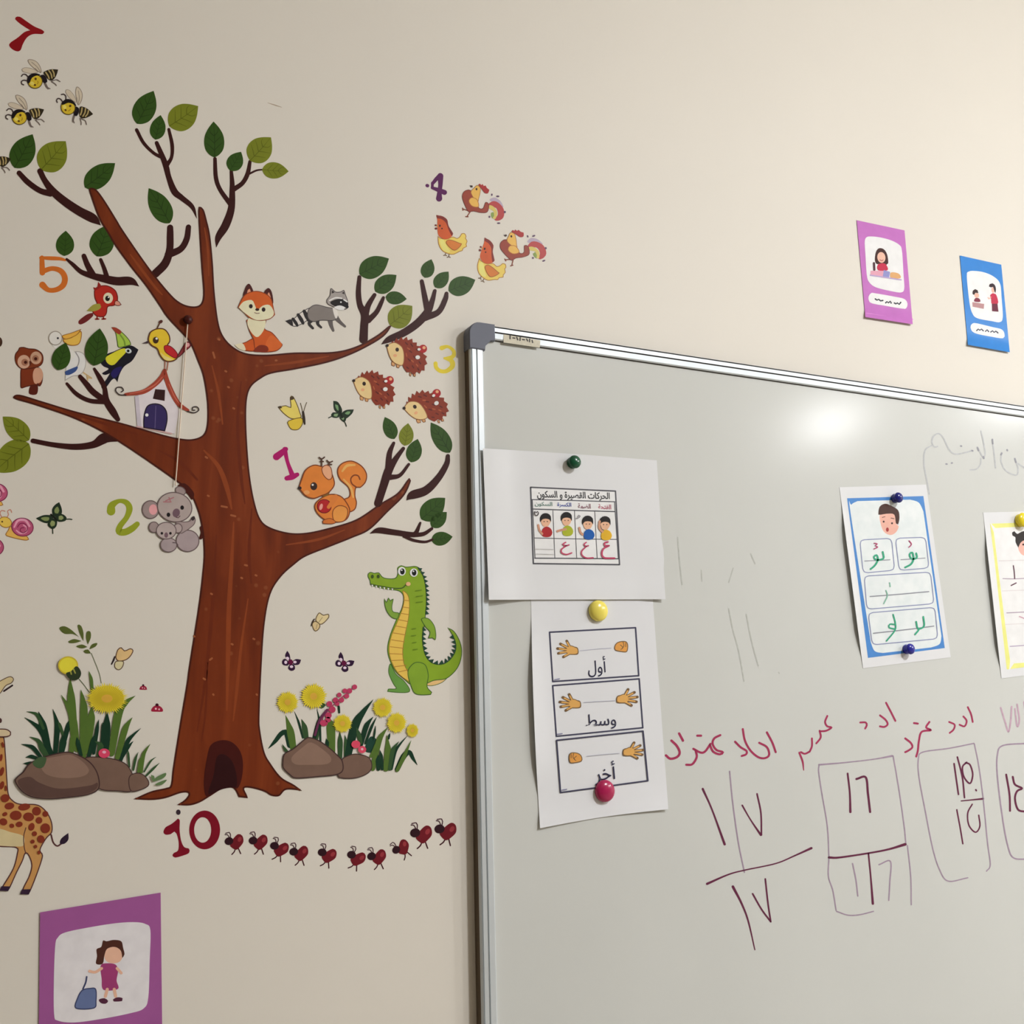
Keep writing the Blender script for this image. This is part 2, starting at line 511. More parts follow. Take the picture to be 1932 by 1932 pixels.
board_ink('red_handwriting', RED, '620,240 670,280 690,320 660,345 620,340|675,125 720,210 760,290', 17)
board_ink('red_handwriting', RED, '850,450 900,490 915,530 880,560 850,575|1070,300 1040,350 1085,375 1000,390 975,470 965,560 950,615|930,310 965,315', 18)
board_ink('red_handwriting', RED, '1250,300 1300,325 1290,370 1255,400|1380,250 1410,290 1390,340 1345,325|1420,165 1450,230 1465,300', 16)
board_ink('faint_handwriting', (178, 150, 166), '1720,170 1760,300 1790,390 1810,300 1820,160|1850,180 1870,340 1890,280 1870,140|1932,120 1960,300', 15)
board_ink('number_box', PALE, '65,690 62,760 90,950 140,1250 155,1530|65,690,16 300,670 560,640 730,610,18|740,610 790,900 840,1250 855,1400', 11)
board_ink('sum_line', DARK, '155,1535,22 250,1535,18 520,1495,16 700,1460,18 850,1415,26', 16)
board_ink('dark_number', DARK, '325,770 345,950 350,1120,22', 17)
board_ink('dark_number', DARK, '405,820 490,805 510,950 530,1120', 20)
board_ink('number_box', PALE, '1475,495 1250,540 1010,575 970,640 975,800 1040,1150 1100,1450 1160,1640 1240,1750 1420,1720|1480,500 1520,700 1560,1000 1600,1400 1625,1600 1590,1660', 11)
board_ink('dark_number', DARK, '1295,680 1315,820 1335,960|1325,620 1370,800 1390,990|1410,668 1372,710 1385,800 1440,860 1465,780 1440,690 1400,672|1493,918 1498,926', 15)
board_ink('sum_line', DARK, '1360,1020,10 1460,1010 1560,1000,18', 12)
board_ink('dark_number', DARK, '1320,1100 1350,1260 1375,1410|1460,1050 1420,1130 1430,1240 1490,1305 1530,1250 1520,1150', 13)
board_ink('number_box', PALE, '1960,495 1740,515 1690,600 1690,800 1740,1200 1790,1450 1840,1540 1960,1552', 13)
board_ink('dark_number', DARK, '1770,780 1800,960 1805,1110|1830,800 1850,870 1915,905 1870,930 1850,1000 1880,1100 1960,1118', 18)
view(1532, 1560, 400)
board_ink('dark_number', DARK, '515,245 535,450 555,700,22', 15)
board_ink('faint_number', PALE, '610,345 715,315 710,500 700,670|370,335 400,480 418,630', 12)
board_ink('number_box', PALE, '155,280 150,450 190,580 220,760|225,770 330,805 440,800 560,770|870,170 900,450 905,710', 11)
view(1680, 700, 252)
board_ink('faint_handwriting', FAINT, '1310,870 1340,1000 1370,1180 1350,1260|1475,985 1500,1200 1520,1400|1260,1100 1310,1200 1350,1260|1310,1260 1300,1350 1240,1420 1150,1430|1180,1150 1080,1180 930,1200 840,1120 760,960 690,905 620,950 600,1040 640,1100 680,1090|590,1080 500,1150 485,1350 530,1600 560,1780|805,1345 815,1347|880,1332 890,1330|1015,1085 1025,1087|1610,1180 1600,1300 1650,1420 1750,1490 1830,1500 1845,1400 1800,1260|1688,1140 1692,1150|1850,1340 1980,1430', 20)
for q_ in ('805,1345 817,1347|885,1332 893,1330|1017,1085 1027,1087|1260,1110 1275,1150|1345,1240 1352,1262|1475,990 1480,1050|1688,1140 1692,1150|1180,1150 1190,1155|1610,1190 1600,1210|1800,1270 1815,1320').split('|'): board_ink('ink_speck', (140, 140, 148), q_, 24, 1)
view(1232, 900, 400)
for q_ in ('225,550 245,800 265,980|440,850 445,950|690,1200 730,1400 780,1580 830,1860|850,1250 900,1500 960,1720|730,830 690,960|890,700 930,790|1145,1780 1150,1790').split('|'): board_ink('erased_stroke', (172, 174, 168), q_, 11)
view(860, 580, 200)
V, F = [], []
q = [at(*N(x, y), -0.0172) for x, y in ((870, 490), (870, 640), (1530, 735), (1540, 600))]
maker = bpart('maker_sticker', [*q], [[0, 1, 2, 3]], ink((196, 190, 172), 0.5, 0.15, 300))
st = [ribbon(parse(s)[0], 24) for s in ('990,515 990,570|1040,555 1075,560|1110,545 1130,590|1175,550 1170,600|1215,585 1250,590|1290,575 1310,610|1345,580 1345,625|1390,600 1400,640')[0:].split('|')]
V, F = [], []
for r in st:
    i0 = len(V)
    for a, b in r: V += [at(*a, -0.0174), at(*b, -0.0174)]
    for a in range(len(r) - 1): F.append([i0 + 2 * a, i0 + 2 * a + 1, i0 + 2 * a + 3, i0 + 2 * a + 2])
bpart('maker_lettering', V, F, ink((70, 66, 62)), maker)

# ------------------------------------------------------------------ sheets of paper
def bilinear(c, u, v):
    return tuple((1 - u) * (1 - v) * c[0][i] + u * (1 - v) * c[1][i] + u * v * c[2][i] + (1 - u) * v * c[3][i] for i in (0, 1))
def inverse(c, px, py):
    u = v = 0.5
    for _ in range(8):
        x, y = bilinear(c, u, v); e = 1e-3
        xu, yu = bilinear(c, u + e, v); xv, yv = bilinear(c, u, v + e)
        a, b2, d, f = (xu - x) / e, (xv - x) / e, (yu - y) / e, (yv - y) / e
        det = a * f - b2 * d
        u += (f * (px - x) - b2 * (py - y)) / det; v += (a * (py - y) - d * (px - x)) / det
    return u, v
def sheet(name, part, label, cat, corners, y0, lift, mat, n=14, edge=None, group=None):
    """corners tl, tr, br, bl in the current window; lift(u, v) = distance off the surface"""
    c = [N(*q) for q in corners]
    def surf(px, py):
        u, v = inverse(c, px, py)
        return y0 - lift(min(1, max(0, u)), min(1, max(0, v)))
    begin(name, label, cat, group, surf=surf)
    V, F = [], []
    for j in range(n + 1):
        for i in range(n + 1):
            u, v = i / n, j / n
            x, y = bilinear(c, u, v)
            if edge: x, y = x + edge(u, v)[0], y + edge(u, v)[1]
            V.append(at(x, y, y0 - lift(u, v)))
    m = len(V); back = Vector((0, 0.00025, 0))
    V += [p + back for p in V]
    w = n + 1
    for j in range(n):
        for i in range(n):
            a = j * w + i
            F.append([a, a + w, a + w + 1, a + 1]); F.append([m + a, m + a + 1, m + a + w + 1, m + a + w])
    rim = [i for i in range(w)] + [j * w + n for j in range(1, w)] + [n * w + i for i in range(n - 1, -1, -1)] + [j * w for j in range(n - 1, 0, -1)]
    r0 = len(V); nr = len(rim)              # the rim has its own points, so the edge stays crisp
    V += [V[a].copy() for a in rim] + [V[a] + back for a in rim]
    for a in range(nr):
        b = (a + 1) % nr
        F.append([r0 + a, r0 + b, r0 + nr + b, r0 + nr + a])
    put(part, V, F, mat, True)
def sm(x): x = max(0.0, min(1.0, x)); return x * x * (3 - 2 * x)
PAPER = ink((230, 231, 234), 0.55, 0.02, 20, 1.0)
LAMINATE = ink((231, 232, 234), 0.16, 0.02, 20, 1.0)

# sheet with the table of four boys
view(880, 820, 400)
sheet('laminated_sheet', 'paper', 'wide white laminated sheet with a small table of four boys, under the green magnet', 'sheet',
      [(150, 125), (1735, 235), (1815, 1500), (205, 1505)], BOARD_Y - 0.0006,
      lambda u, v: 0.0075 * sm((0.22 - u) / 0.22) + 0.0025 * sm((v - 0.8) / 0.2) + 0.003 * sm((u - 0.85) / 0.15) * sm((v - 0.4) / 0.6), LAMINATE,
      edge=lambda u, v: (6 * u * sm(1 - abs(v - 0.68) / 0.12) * (1 if u > 0.99 else 0) * 0.4, -1.2 * math.sin(math.pi * u) * (1 if v < 0.01 else 0)))
LN = (78, 78, 84)
P('table_paper', (226, 225, 224), '590,485! 1358,518! 1393,1182! 614,1172!')
S('table_border', LN, '585,480 1358,515|1358,515 1395,1185|1395,1185 610,1175|610,1175 585,480', 13)
S('table_line', LN, '597,592 975,601 1352,612', 9)
S('table_line', LN, '602,678 975,690 1355,702', 10)
S('table_line', LN, '618,942 1000,950 1375,955', 7)
S('table_line', LN, '622,1126 1000,1128 1385,1131', 10)
S('table_line', LN, '600,592 625,1125|1350,612 1385,1130', 8)
S('table_line', LN, '788,690 797,900 806,1122|985,695 995,900 1005,1124|1170,700 1180,900 1192,1126', 6)
text('table_title', (38, 38, 42), arabic('الحركات القصيرة و السكون'), [(640, 508), (1305, 528), (1308, 606), (648, 590)], 0.018)
text('column_heading', (170, 70, 95), arabic('الفتحة'), [(1200, 632), (1318, 636), (1320, 682), (1204, 676)], 0.015)
text('column_heading', (120, 70, 85), arabic('الضمة'), [(1015, 626), (1132, 630), (1134, 676), (1018, 672)], 0.015)
text('column_heading', (50, 70, 150), arabic('الكسرة'), [(828, 616), (955, 620), (957, 668), (830, 662)], 0.015)
text('column_heading', (90, 125, 115), arabic('السكون'), [(622, 610), (782, 614), (784, 662), (626, 656)], 0.012)
def boy(x, y, shirt, arm):
    P('drawn_boy', (214, 168, 138), f'{x-42},{y+20} {x-38},{y-5} {x},{y-20} {x+38},{y-5} {x+44},{y+25} {x+25},{y+60} {x},{y+70} {x-28},{y+58}')
    P('>hair', (28, 24, 24), f'{x-48},{y+25} {x-50},{y-20} {x-25},{y-52} {x+15},{y-55} {x+46},{y-30} {x+48},{y+25} {x+34},{y+2} {x},{y-6} {x-32},{y+2}')
    P('>shirt', shirt, f'{x-36},{y+110} {x-20},{y+78} {x+12},{y+66} {x+45},{y+82} {x+62},{y+120} {x+45},{y+155} {x},{y+162} {x-32},{y+148}')
    S('>arm', (190, 140, 115), arm, 20)
    E('>eye', (60, 40, 35), (x - 14, y + 20, 5), (x + 16, y + 20, 5))
boy(722, 772, (160, 38, 42), '655,825 665,870 690,905')
boy(912, 762, (158, 166, 44), '830,880 870,868 905,862')
boy(1106, 795, (26, 84, 160), '1030,850 1040,890 1060,910')
boy(1264, 800, (208, 164, 42), '1215,790 1212,850 1240,885')
S('vowel_mark', (60, 50, 55), '625,700 620,725 645,738 658,715 650,700 632,712', 8)
S('vowel_mark', (120, 115, 120), '1000,765 1020,760 1038,742 1025,735 1015,750', 8)
PK = (176, 66, 96)
S('red_letter', PK, '905,982 878,998 905,1012 935,1005|912,1012 868,1045 868,1075 910,1092 960,1078', 12)
S('red_letter', PK, '1092,982 1072,1000 1090,1018 1112,1012|1092,1020 1052,1062 1056,1100 1095,1124 1155,1122', 12)
S('red_letter', PK, '1290,978 1262,985 1262,1010 1300,1012|1296,1014 1250,1040 1235,1085 1258,1122 1350,1126', 15)
S('writing_line', (190, 188, 190), '630,1040 800,1044|640,1085 800,1090', 5)
finish()

# sheet with the three hand boxes
view(960, 1110, 330)
sheet('laminated_sheet', 'paper', 'tall white sheet with three boxes of hands, between yellow and crimson magnets', 'sheet',
      [(245, 120), (1590, 120), (1762, 2440), (345, 2650)], BOARD_Y - 0.0003,
      lambda u, v: 0.0065 * sm((0.13 - u) / 0.13) * sm((v - 0.05) * 3) * sm((0.9 - v) * 4) + 0.004 * sm((v - 0.9) / 0.1) * (0.25 + 0.75 * abs(2 * u - 0.9)), PAPER,
      edge=lambda u, v: (-3.0 * math.sin(math.pi * v) * (1 - u), -3.5 * math.sin(math.pi * u) * sm((v - 0.9) / 0.1)))
BXL = (62, 62, 82)
S('card_frame', BXL, '450,485 1400,435|1400,435 1435,965|1435,965 485,1030|485,1030 450,485', 17)
S('card_frame', BXL, '485,1075 1440,1000|1440,1000 1480,1540|1480,1540 525,1635|525,1635 485,1075', 17)
HC, HO = (204, 156, 88), (112, 86, 58)
def hand(cx, cy, m, ang=0):
    XF[0] = (*N(cx, cy), ang, 1, *N(0, 0))
    S('drawn_hand', HO, f'{-20*m},0 {-150*m},-15|{-20*m},-15 {-118*m},-66|{-10*m},-25 {-48*m},-98|{-20*m},15 {-140*m},38|{0},30 {-85*m},78', 30)
    P('>palm', HO, f'{75*m},-22 {80*m},45 {20*m},55 {-45*m},45 {-60*m},0 {-40*m},-40 {0},-50 {40*m},-35')
    S('>finger', HC, f'{-20*m},0 {-128*m},-12|{-20*m},-15 {-100*m},-56|{-10*m},-25 {-42*m},-82|{-20*m},15 {-122*m},33|{0},30 {-70*m},66', 16)
    P('>palm', HC, f'{66*m},-16 {70*m},36 {20*m},46 {-38*m},38 {-50*m},0 {-32*m},-32 {0},-42 {36*m},-28')
    XF[0] = None
def fist(cx, cy, m):
    XF[0] = (*N(cx, cy), 0, 1, *N(0, 0))
    P('drawn_fist', (206, 146, 74), f'{-76*m},-5 {-50*m},-45 {0},-62 {55*m},-58 {76*m},-20 {64*m},56 {0},58 {-70*m},40', (HO, 10))
    S('>finger_line', HO, f'{20*m},-50 {30*m},-10 {10*m},15|{50*m},-40 {50*m},0|{-10*m},-20 {20*m},10 {-5*m},30', 8)
    XF[0] = None
hand(688, 680, 1); fist(1242, 645, 1)
S('dash', (165, 165, 180), '785,690 960,672 1130,660', 6)
text('card_word', (36, 36, 62), arabic('أول'), [(872, 757), (1066, 748), (1078, 970), (880, 985)], 0.0)
hand(716, 1270, 1); hand(1270, 1215, -1)
S('dash', (165, 165, 180), '830,1260 1000,1250 1175,1240', 6)
text('card_word', (36, 36, 62), arabic('وسط'), [(850, 1392), (1180, 1380), (1190, 1548), (856, 1566)], 0.0)
S('small_print', (120, 120, 150), '505,1010 560,1000|535,1612 590,1605', 10)
view(960, 1280, 320)
S('card_frame', BXL, '545,705 1530,600|1530,600 1585,1165|1585,1165 590,1300|590,1300 545,705', 17)
fist(760, 905, -1); hand(1380, 830, -1)
S('dash', (165, 165, 180), '890,885 1060,868 1260,852', 6)
text('card_word', (36, 36, 62), arabic('أخر'), [(972, 955), (1205, 935), (1222, 1195), (985, 1222)], 0.0)
S('small_print', (120, 120, 150), '605,1272 660,1262', 10)
finish()

# sheet with a blue frame and a boy's face
view(1560, 880, 372); VIEW[2] = 400 / 1932
sheet('laminated_sheet', 'paper', "white sheet with a blue frame and a boy's face, between two navy magnets", 'sheet',
      [(115, 190), (905, 165), (1130, 1740), (330, 1840)], BOARD_Y - 0.0005,
      lambda u, v: 0.0055 * sm((0.06 - u) / 0.06) * sm((v - 0.08) * 5) * sm((0.97 - v) * 5), LAMINATE)
P('blue_border', (72, 126, 190), '185,290! 880,270! 1075,1655! 375,1745!')
P('pale_panel', (210, 220, 233), '216,420 222,350 280,316! 760,303! 838,330 880,410! 1044,1545! 1028,1618 950,1650! 510,1700! 436,1682 400,1600!')
P('boy_face', (228, 166, 150), '485,440 560,425 615,440 630,520 655,545 630,600 580,625 520,595 490,520')
P('>hair', (62, 34, 26), '470,440 480,370 530,340 590,360 650,400 662,470 650,530! 630,520 615,440 560,430 490,440')
E('>eye', (50, 30, 30), (518, 503, 9), (594, 518, 9))
E('>mouth', (150, 50, 50), (552, 576, 13, 20))
S('>eyebrow', (90, 50, 40), '505,465 530,458|585,470 612,476', 6)
GB = (128, 134, 168)
def rbox(a, b, c, d):
    pts = [a, b, c, d]; s = ''
    for i in range(4):
        p0, p1, p2 = pts[i - 1], pts[i], pts[(i + 1) % 4]
        def tow(p, q, r):
            l = math.hypot(q[0] - p[0], q[1] - p[1]); return (p[0] + (q[0] - p[0]) * r / l, p[1] + (q[1] - p[1]) * r / l)
        e1, e2 = tow(p1, p0, 44), tow(p1, p2, 44)
        k = (0.5 * p1[0] + 0.25 * (e1[0] + e2[0]), 0.5 * p1[1] + 0.25 * (e1[1] + e2[1]))
        f = tow(p2, p1, 44)
        s += f'{e1[0]:.0f},{e1[1]:.0f} {k[0]:.0f},{k[1]:.0f} {e2[0]:.0f},{e2[1]:.0f}|{e2[0]:.0f},{e2[1]:.0f} {f[0]:.0f},{f[1]:.0f}|'
    return s.rstrip('|')
for c in (((300, 670), (590, 655), (618, 945), (332, 972)), ((625, 655), (900, 645), (932, 925), (660, 948)), ((340, 1000), (945, 962), (978, 1250), (366, 1302)), ((378, 1335), (985, 1283), (1012, 1570), (414, 1626))):
    S('answer_box', GB, rbox(*c), 8)
S('writing_line', (140, 142, 152), '345,862 575,850', 8)
S('writing_line', (140, 142, 152), '675,850 895,835', 8)
S('writing_line', (130, 132, 142), '395,1185 660,1165 930,1140', 9)
S('writing_line', (130, 132, 142), '425,1520 700,1490 975,1455', 9)
GR = (52, 150, 116)
S('green_letter', GR, '510,780 516,838 452,852 428,825 455,808 465,850 440,900 400,935', 17)
S('green_letter', GR, '815,792 820,832 772,842 755,800 780,785 790,842 768,890 715,920', 17)
S('red_mark', (160, 62, 100), '432,700 462,706 440,722 465,735 430,752', 10)
S('red_mark', (160, 62, 100), '750,678 772,710 748,736', 10)
S('green_letter', (120, 170, 150), '573,1060 578,1095|540,1130 552,1180 520,1250', 10)
S('green_letter', GR, '605,1350 625,1430 620,1495 545,1590|620,1440 575,1438 568,1468 620,1482', 13)
S('green_letter', GR, '880,1370 886,1455 832,1478 815,1415|832,1478 838,1490 805,1530', 15)
finish()

# sheet with a yellow frame, cut by the right edge of the picture
view(1560, 880, 372); VIEW[2] = 400 / 1932
sheet('laminated_sheet', 'paper', "white sheet with a yellow frame and a girl's face, farthest right on the whiteboard", 'sheet',
      [(1425, 420), (2200, 400), (2400, 1830), (1592, 1932)], BOARD_Y - 0.0005,
      lambda u, v: 0.0055 * sm((0.05 - u) / 0.05) * sm((v - 0.08) * 5) * sm((0.97 - v) * 5), LAMINATE)
P('yellow_border', (224, 220, 128), '1488,522! 2165,500! 2345,1760! 1640,1850!')
P('white_panel', (222, 223, 230), '1522,600 1536,562 2080,545 2130,580 2295,1700 2270,1740 1705,1795 1670,1770')
P('girl_face', (228, 168, 155), '1742,700 1780,660 1850,665 1880,740 1850,800 1790,810 1752,770')
P('>hair', (40, 34, 32), '1690,600 1710,590 1735,615 1790,590 1860,600 1905,680 1900,740! 1875,690 1820,670 1770,690 1745,740! 1720,690 1718,645 1692,630')
E('>eye', (50, 30, 30), (1790, 712, 9), (1840, 716, 9))
S('writing_line', (165, 150, 165), '1605,1022 1720,1024 1960,1010', 8)
S('writing_line', (165, 150, 165), '1640,1335 1960,1318', 9)
S('writing_line', (165, 150, 175), '1670,1640 1960,1620', 8)
S('pale_rule', (205, 200, 200), '1570,860 1960,850|1600,1135 1960,1120|1625,1440 1960,1425', 7)
S('dark_letter', (96, 66, 78), '1700,905 1708,960 1712,1022|1680,1085 1725,1062', 11)
S('red_mark', (190, 150, 165), '1755,1368 1800,1385', 10)
finish()

# ------------------------------------------------------------------ magnets
def magnet(name, label, px, py, r, h, rgb, kind='dome', y0=-0.0165):
    m = ink(rgb, 0.22, 0.04, 80, None, 0.0, 0.5)
    c = at(px, py, y0 - h * 0.55)
    root = bpy.data.objects.new(name, None); COL.objects.link(root); root.location = (c.x, y0, c.z)
    root['label'] = label; root['category'] = 'magnet'; root['group'] = 'round magnets on the whiteboard'
    if kind == 'dome':
        prof = [(r * 0.97, 0.0), (r, h * 0.08), (r, h * 0.30)] + [(r * math.cos(t), h * 0.30 + h * 0.70 * math.sin(t)) for t in [math.radians(q) for q in (15, 30, 45, 60, 75, 87)]] + [(0.0001, h)]
    else:
        prof = [(r * 0.86, 0.0), (r * 0.9, h * 0.1), (r * 0.74, h * 0.3), (r * 0.78, h * 0.45)] + [(r * math.cos(t), h * 0.62 + h * 0.38 * math.sin(t)) for t in [math.radians(q) for q in (-25, 0, 20, 40, 60, 80)]] + [(0.0001, h)]
    V, F = lathe(prof, 28)
    V = [Vector((v.x, -v.z, v.y)) for v in V]
    o = mesh_object('knob', V, F, m, root, True)
    V, F = lathe([(0.0001, -0.0004), (r * 0.8, -0.0004), (r * 0.8, 0.0012)], 24)
    mesh_object('magnet_disc', [Vector((v.x, -v.z, v.y)) for v in V], F, ink((60, 60, 62), 0.5), root, True)
magnet('board_magnet', 'dark green magnet holding the sheet with four boys', 1084, 871.5, 0.0092, 0.013, (14, 74, 48), 'pin', BOARD_Y - 0.0012)
magnet('board_magnet', 'pale yellow magnet between the two left sheets', 1131, 1152, 0.0142, 0.0095, (222, 206, 92), 'dome', -0.0135)
magnet('board_magnet', 'crimson magnet at the foot of the sheet with hands', 1143.5, 1492.5, 0.0142, 0.0095, (158, 22, 74), 'dome', -0.0135)
magnet('board_magnet', 'navy blue magnet at the top of the blue framed sheet', 1694.3, 939, 0.0085, 0.014, (26, 30, 112), 'pin', BOARD_Y - 0.0012)
magnet('board_magnet', 'navy blue magnet at the bottom of the blue framed sheet', 1716.5, 1224.5, 0.0085, 0.014, (36, 36, 140), 'pin', BOARD_Y - 0.0012)
magnet('board_magnet', 'bright yellow magnet on the yellow framed sheet', 1930, 981, 0.0125, 0.013, (228, 200, 40), 'pin', BOARD_Y - 0.0012)

# ------------------------------------------------------------------ posters on the wall
view(1580, 380, 352)
sheet('wall_poster', 'paper', 'pink poster of a girl writing, above the whiteboard', 'poster', [(200, 195), (695, 300), (780, 1272), (290, 1197)], -0.0006,
      lambda u, v: 0.0035 * sm((v - 0.93) / 0.07) + 0.0004, ink((180, 108, 178), 0.3, 0.10, 40), group='posters above the whiteboard')
P('white_panel', (226, 230, 238), '283,420 300,372 350,363 450,374 560,405 640,450 668,510 684,750 692,900 662,942 560,930 400,890 330,838 304,760 290,550')
P('caption_strip', (232, 228, 244), '322,990 348,950 400,953 600,988 695,1012 726,1060 712,1106 670,1110 500,1082 360,1056 328,1030')
S('caption_text', (52, 52, 62), '392,1010 410,1022 428,1014 446,1030 470,1026|500,1050 512,1038 528,1050 548,1034 556,1052|590,1052 604,1060 622,1052 640,1066 655,1046', 15)
S('fold_line', (220, 150, 205), '300,1150 540,1185 778,1222', 16)
P('drawn_girl', (60, 30, 26), '388,610 398,525 430,485 480,495 515,550 526,640 505,660 470,640 410,650')
E('>face', (224, 172, 152), (455, 580, 42, 56, -8))
P('>shirt', (178, 36, 66), '418,655 470,640 505,655 520,712 420,712')
S('>smile', (150, 60, 60), '440,605 458,615 474,606', 7)
S('drawn_pencil', (72, 44, 52), '378,640 382,708', 24)
P('drawn_desk', (206, 150, 168), '345,718! 480,718! 476,782! 342,760!')
P('drawn_book', (132, 134, 184), '480,710! 545,730! 535,792! 470,776!')
P('drawn_book', (204, 156, 104), '552,738 630,745 655,792 560,800')
S('desk_edge', (170, 150, 190), '340,764 480,784 660,812', 12)
finish()
sheet('wall_poster', 'paper', 'blue poster of a teacher and a seated child, above the whiteboard', 'poster', [(1268, 560), (1697, 655), (1785, 1562), (1352, 1485)], -0.0006,
      lambda u, v: 0.0030 * sm((v - 0.93) / 0.07) + 0.0004, ink((52, 122, 194), 0.3, 0.12, 40), group='posters above the whiteboard')
P('white_panel', (226, 226, 240), '1340,775 1360,727 1420,720 1520,735 1620,780 1684,852 1700,1000 1712,1200 1682,1250 1600,1240 1450,1210 1398,1160 1368,1050')
P('caption_strip', (226, 236, 248), '1378,1302 1400,1264 1450,1264 1600,1300 1700,1325 1730,1372 1716,1416 1600,1402 1420,1362')
S('caption_text', (56, 58, 76), '1442,1338 1458,1322 1474,1334 1492,1322 1510,1340|1534,1345 1550,1330 1566,1348|1588,1352 1606,1340 1622,1356 1640,1344 1662,1362', 13)
P('drawn_child', (222, 168, 150), '1418,960 1440,945 1465,960 1466,990 1440,1000 1420,985')
P('>hair', (48, 26, 26), '1400,960 1402,925 1425,908 1452,920 1460,950 1430,945 1415,968')
P('>shirt', (120, 40, 60), '1415,1035 1430,1000 1468,1005 1480,1040')
P('drawn_table', (170, 128, 130), '1398,1042! 1520,1062! 1515,1112! 1400,1090!')
P('drawn_teacher', (222, 168, 150), '1595,900 1615,880 1632,900 1630,935 1610,950 1596,930')
P('>hair', (44, 24, 30), '1568,880 1578,855 1605,848 1632,870 1642,910 1636,950! 1622,920 1612,885 1590,890')
P('>blouse', (176, 32, 64), '1582,972 1610,950 1640,960 1662,1020 1660,1060 1600,1062 1592,1010')
P('>skirt', (92, 22, 48), '1600,1060! 1658,1060! 1668,1142! 1602,1136!')
S('>arm', (222, 168, 150), '1590,990 1570,1010 1560,995', 10)
finish()
view(0, 1600, 340)
sheet('wall_poster', 'paper', 'purple poster of a small girl low on the wall under the giraffe', 'poster', [(430, 690), (1722, 478), (1745, 2450), (408, 2560)], -0.0006,
      lambda u, v: 0.0006, ink((150, 84, 142), 0.35, 0.08, 30))
P('white_panel', (214, 210, 214), '592,1050 620,960 700,905 960,850 1250,805 1450,795 1560,815 1612,880 1605,1200 1590,1600 1540,1720 1400,1770 1100,1830 800,1870 620,1850 580,1780 578,1400')
P('drawn_girl', (222, 172, 148), '1120,1090 1200,1050 1290,1080 1320,1150 1280,1220 1200,1235 1130,1200')
P('>hair', (74, 42, 34), '1035,1085 1085,1060 1105,990 1140,1000 1220,985 1300,1000 1320,1070 1335,1140 1310,1180! 1295,1100 1230,1060 1150,1080 1120,1150 1100,1240 1030,1240 1040,1160')
P('>dress', (150, 60, 110), '1080,1260 1150,1235 1240,1250 1265,1320 1250,1420 1265,1510 1110,1520 1090,1400')
S('>leg', (222, 172, 148), '1150,1515 1130,1590|1225,1515 1240,1590', 34)
P('>shoe', (80, 40, 60), '1060,1625 1120,1610 1160,1640 1130,1670 1080,1660|1210,1625 1260,1600 1315,1610 1310,1640 1220,1645')
S('>arm', (222, 172, 148), '1090,1290 1020,1330 960,1320|1255,1290 1300,1340', 30)
P('drawn_bag', (96, 110, 150), '810,1720 830,1600 880,1520 960,1500 1030,1510 1035,1640 1010,1720', (( 60, 66, 100), 12))
S('>strap', (60, 66, 100), '890,1510 920,1440 930,1380', 16)
finish()

# ------------------------------------------------------------------ the tree decal
BARK = bark_material()
TWIG = (52, 20, 18)
begin('tree_decal', 'big brown tree wall decal with green leaves, left of the whiteboard', 'wall decal')
# twigs: each a part
def twig(s): S('branch', TWIG, s)
view(220, 150, 340)
twig('860,1490,4 810,1365,48 700,1270,60 620,1200,72 560,1050,58 520,900,62 430,680,42|500,840,42 400,790,34 290,680,36 215,540,36|545,910,46 590,830,36 595,700,40 560,535,32')
twig('1068,1800,3 1092,1690,70 1170,1560,88 1230,1380,75 1240,1150,55 1230,985,36|1215,1330,52 1110,1180,46 1065,1050,46 1055,850,38|1260,1175,55 1350,1110,48 1405,1010,48 1430,880,36|1425,1010,22 1500,975,20 1570,965,15')
view(200, 300, 400)
twig('450,1045,75 540,950,75 580,830,65 585,700,62 585,625,56|570,870,70 680,820,58 735,730,55 752,620,48')
view(0, 240, 340)
twig('1080,1050,4 1000,980,95 850,900,95 700,800,90 570,690,82 480,570,62 430,470,60|540,710,70 430,680,60 300,590,60 205,490,52')
twig('1490,1705,4 1400,1650,85 1250,1650,90 1100,1620,80 980,1590,65 870,1550,50 780,1470,40 715,1415,26|1000,1590,70 940,1480,60 900,1380,50|1150,1620,55 1120,1520,45 1080,1420,36')
view(0, 520, 400)
twig('1075,1310,42 1030,1240,65 970,1140,60 955,1030,42 920,950,46 860,850,26|960,1140,55 850,1060,55 790,990,50 730,920,38|960,1150,45 820,1140,40 700,1080,38 610,985,26')
twig('1070,1510,4 960,1480,95 850,1540,65 680,1560,55 480,1540,45 300,1505,42')
view(400, 480, 500)
twig('1105,620,62 1110,520,58 1115,440,60 1080,370,42 1068,280,38 1075,165,28|1120,430,50 1140,370,40 1185,295,28|1140,480,45 1200,420,35 1235,350,30 1250,315,22')
twig('1235,655,3 1290,620,45 1400,570,55 1500,500,58 1570,420,55 1605,340,38 1625,265,26|1570,400,45 1550,300,38 1530,195,28|1550,460,55 1650,420,42 1700,330,38 1710,285,28')
twig('1210,1815,55 1250,1690,58 1290,1570,60 1340,1490,40 1395,1415,26|1285,1560,45 1295,1450,38 1325,1375,22|1300,1625,40 1370,1610,28 1435,1530,20')
twig('1420,1790,6 1460,1755,60 1560,1720,62 1650,1630,50 1710,1530,40 1720,1470,30')
view(480, 980, 420)
twig('1005,120,5 1080,95,50 1200,110,50 1350,130,45 1400,120,40 1440,30,20|1380,135,40 1470,125,35 1540,80,26|1300,145,30 1380,180,25 1480,195,22 1545,175,20')
native()
GREEN = [((46, 74, 22), (34, 56, 15)), ((112, 120, 32), (86, 92, 20))]
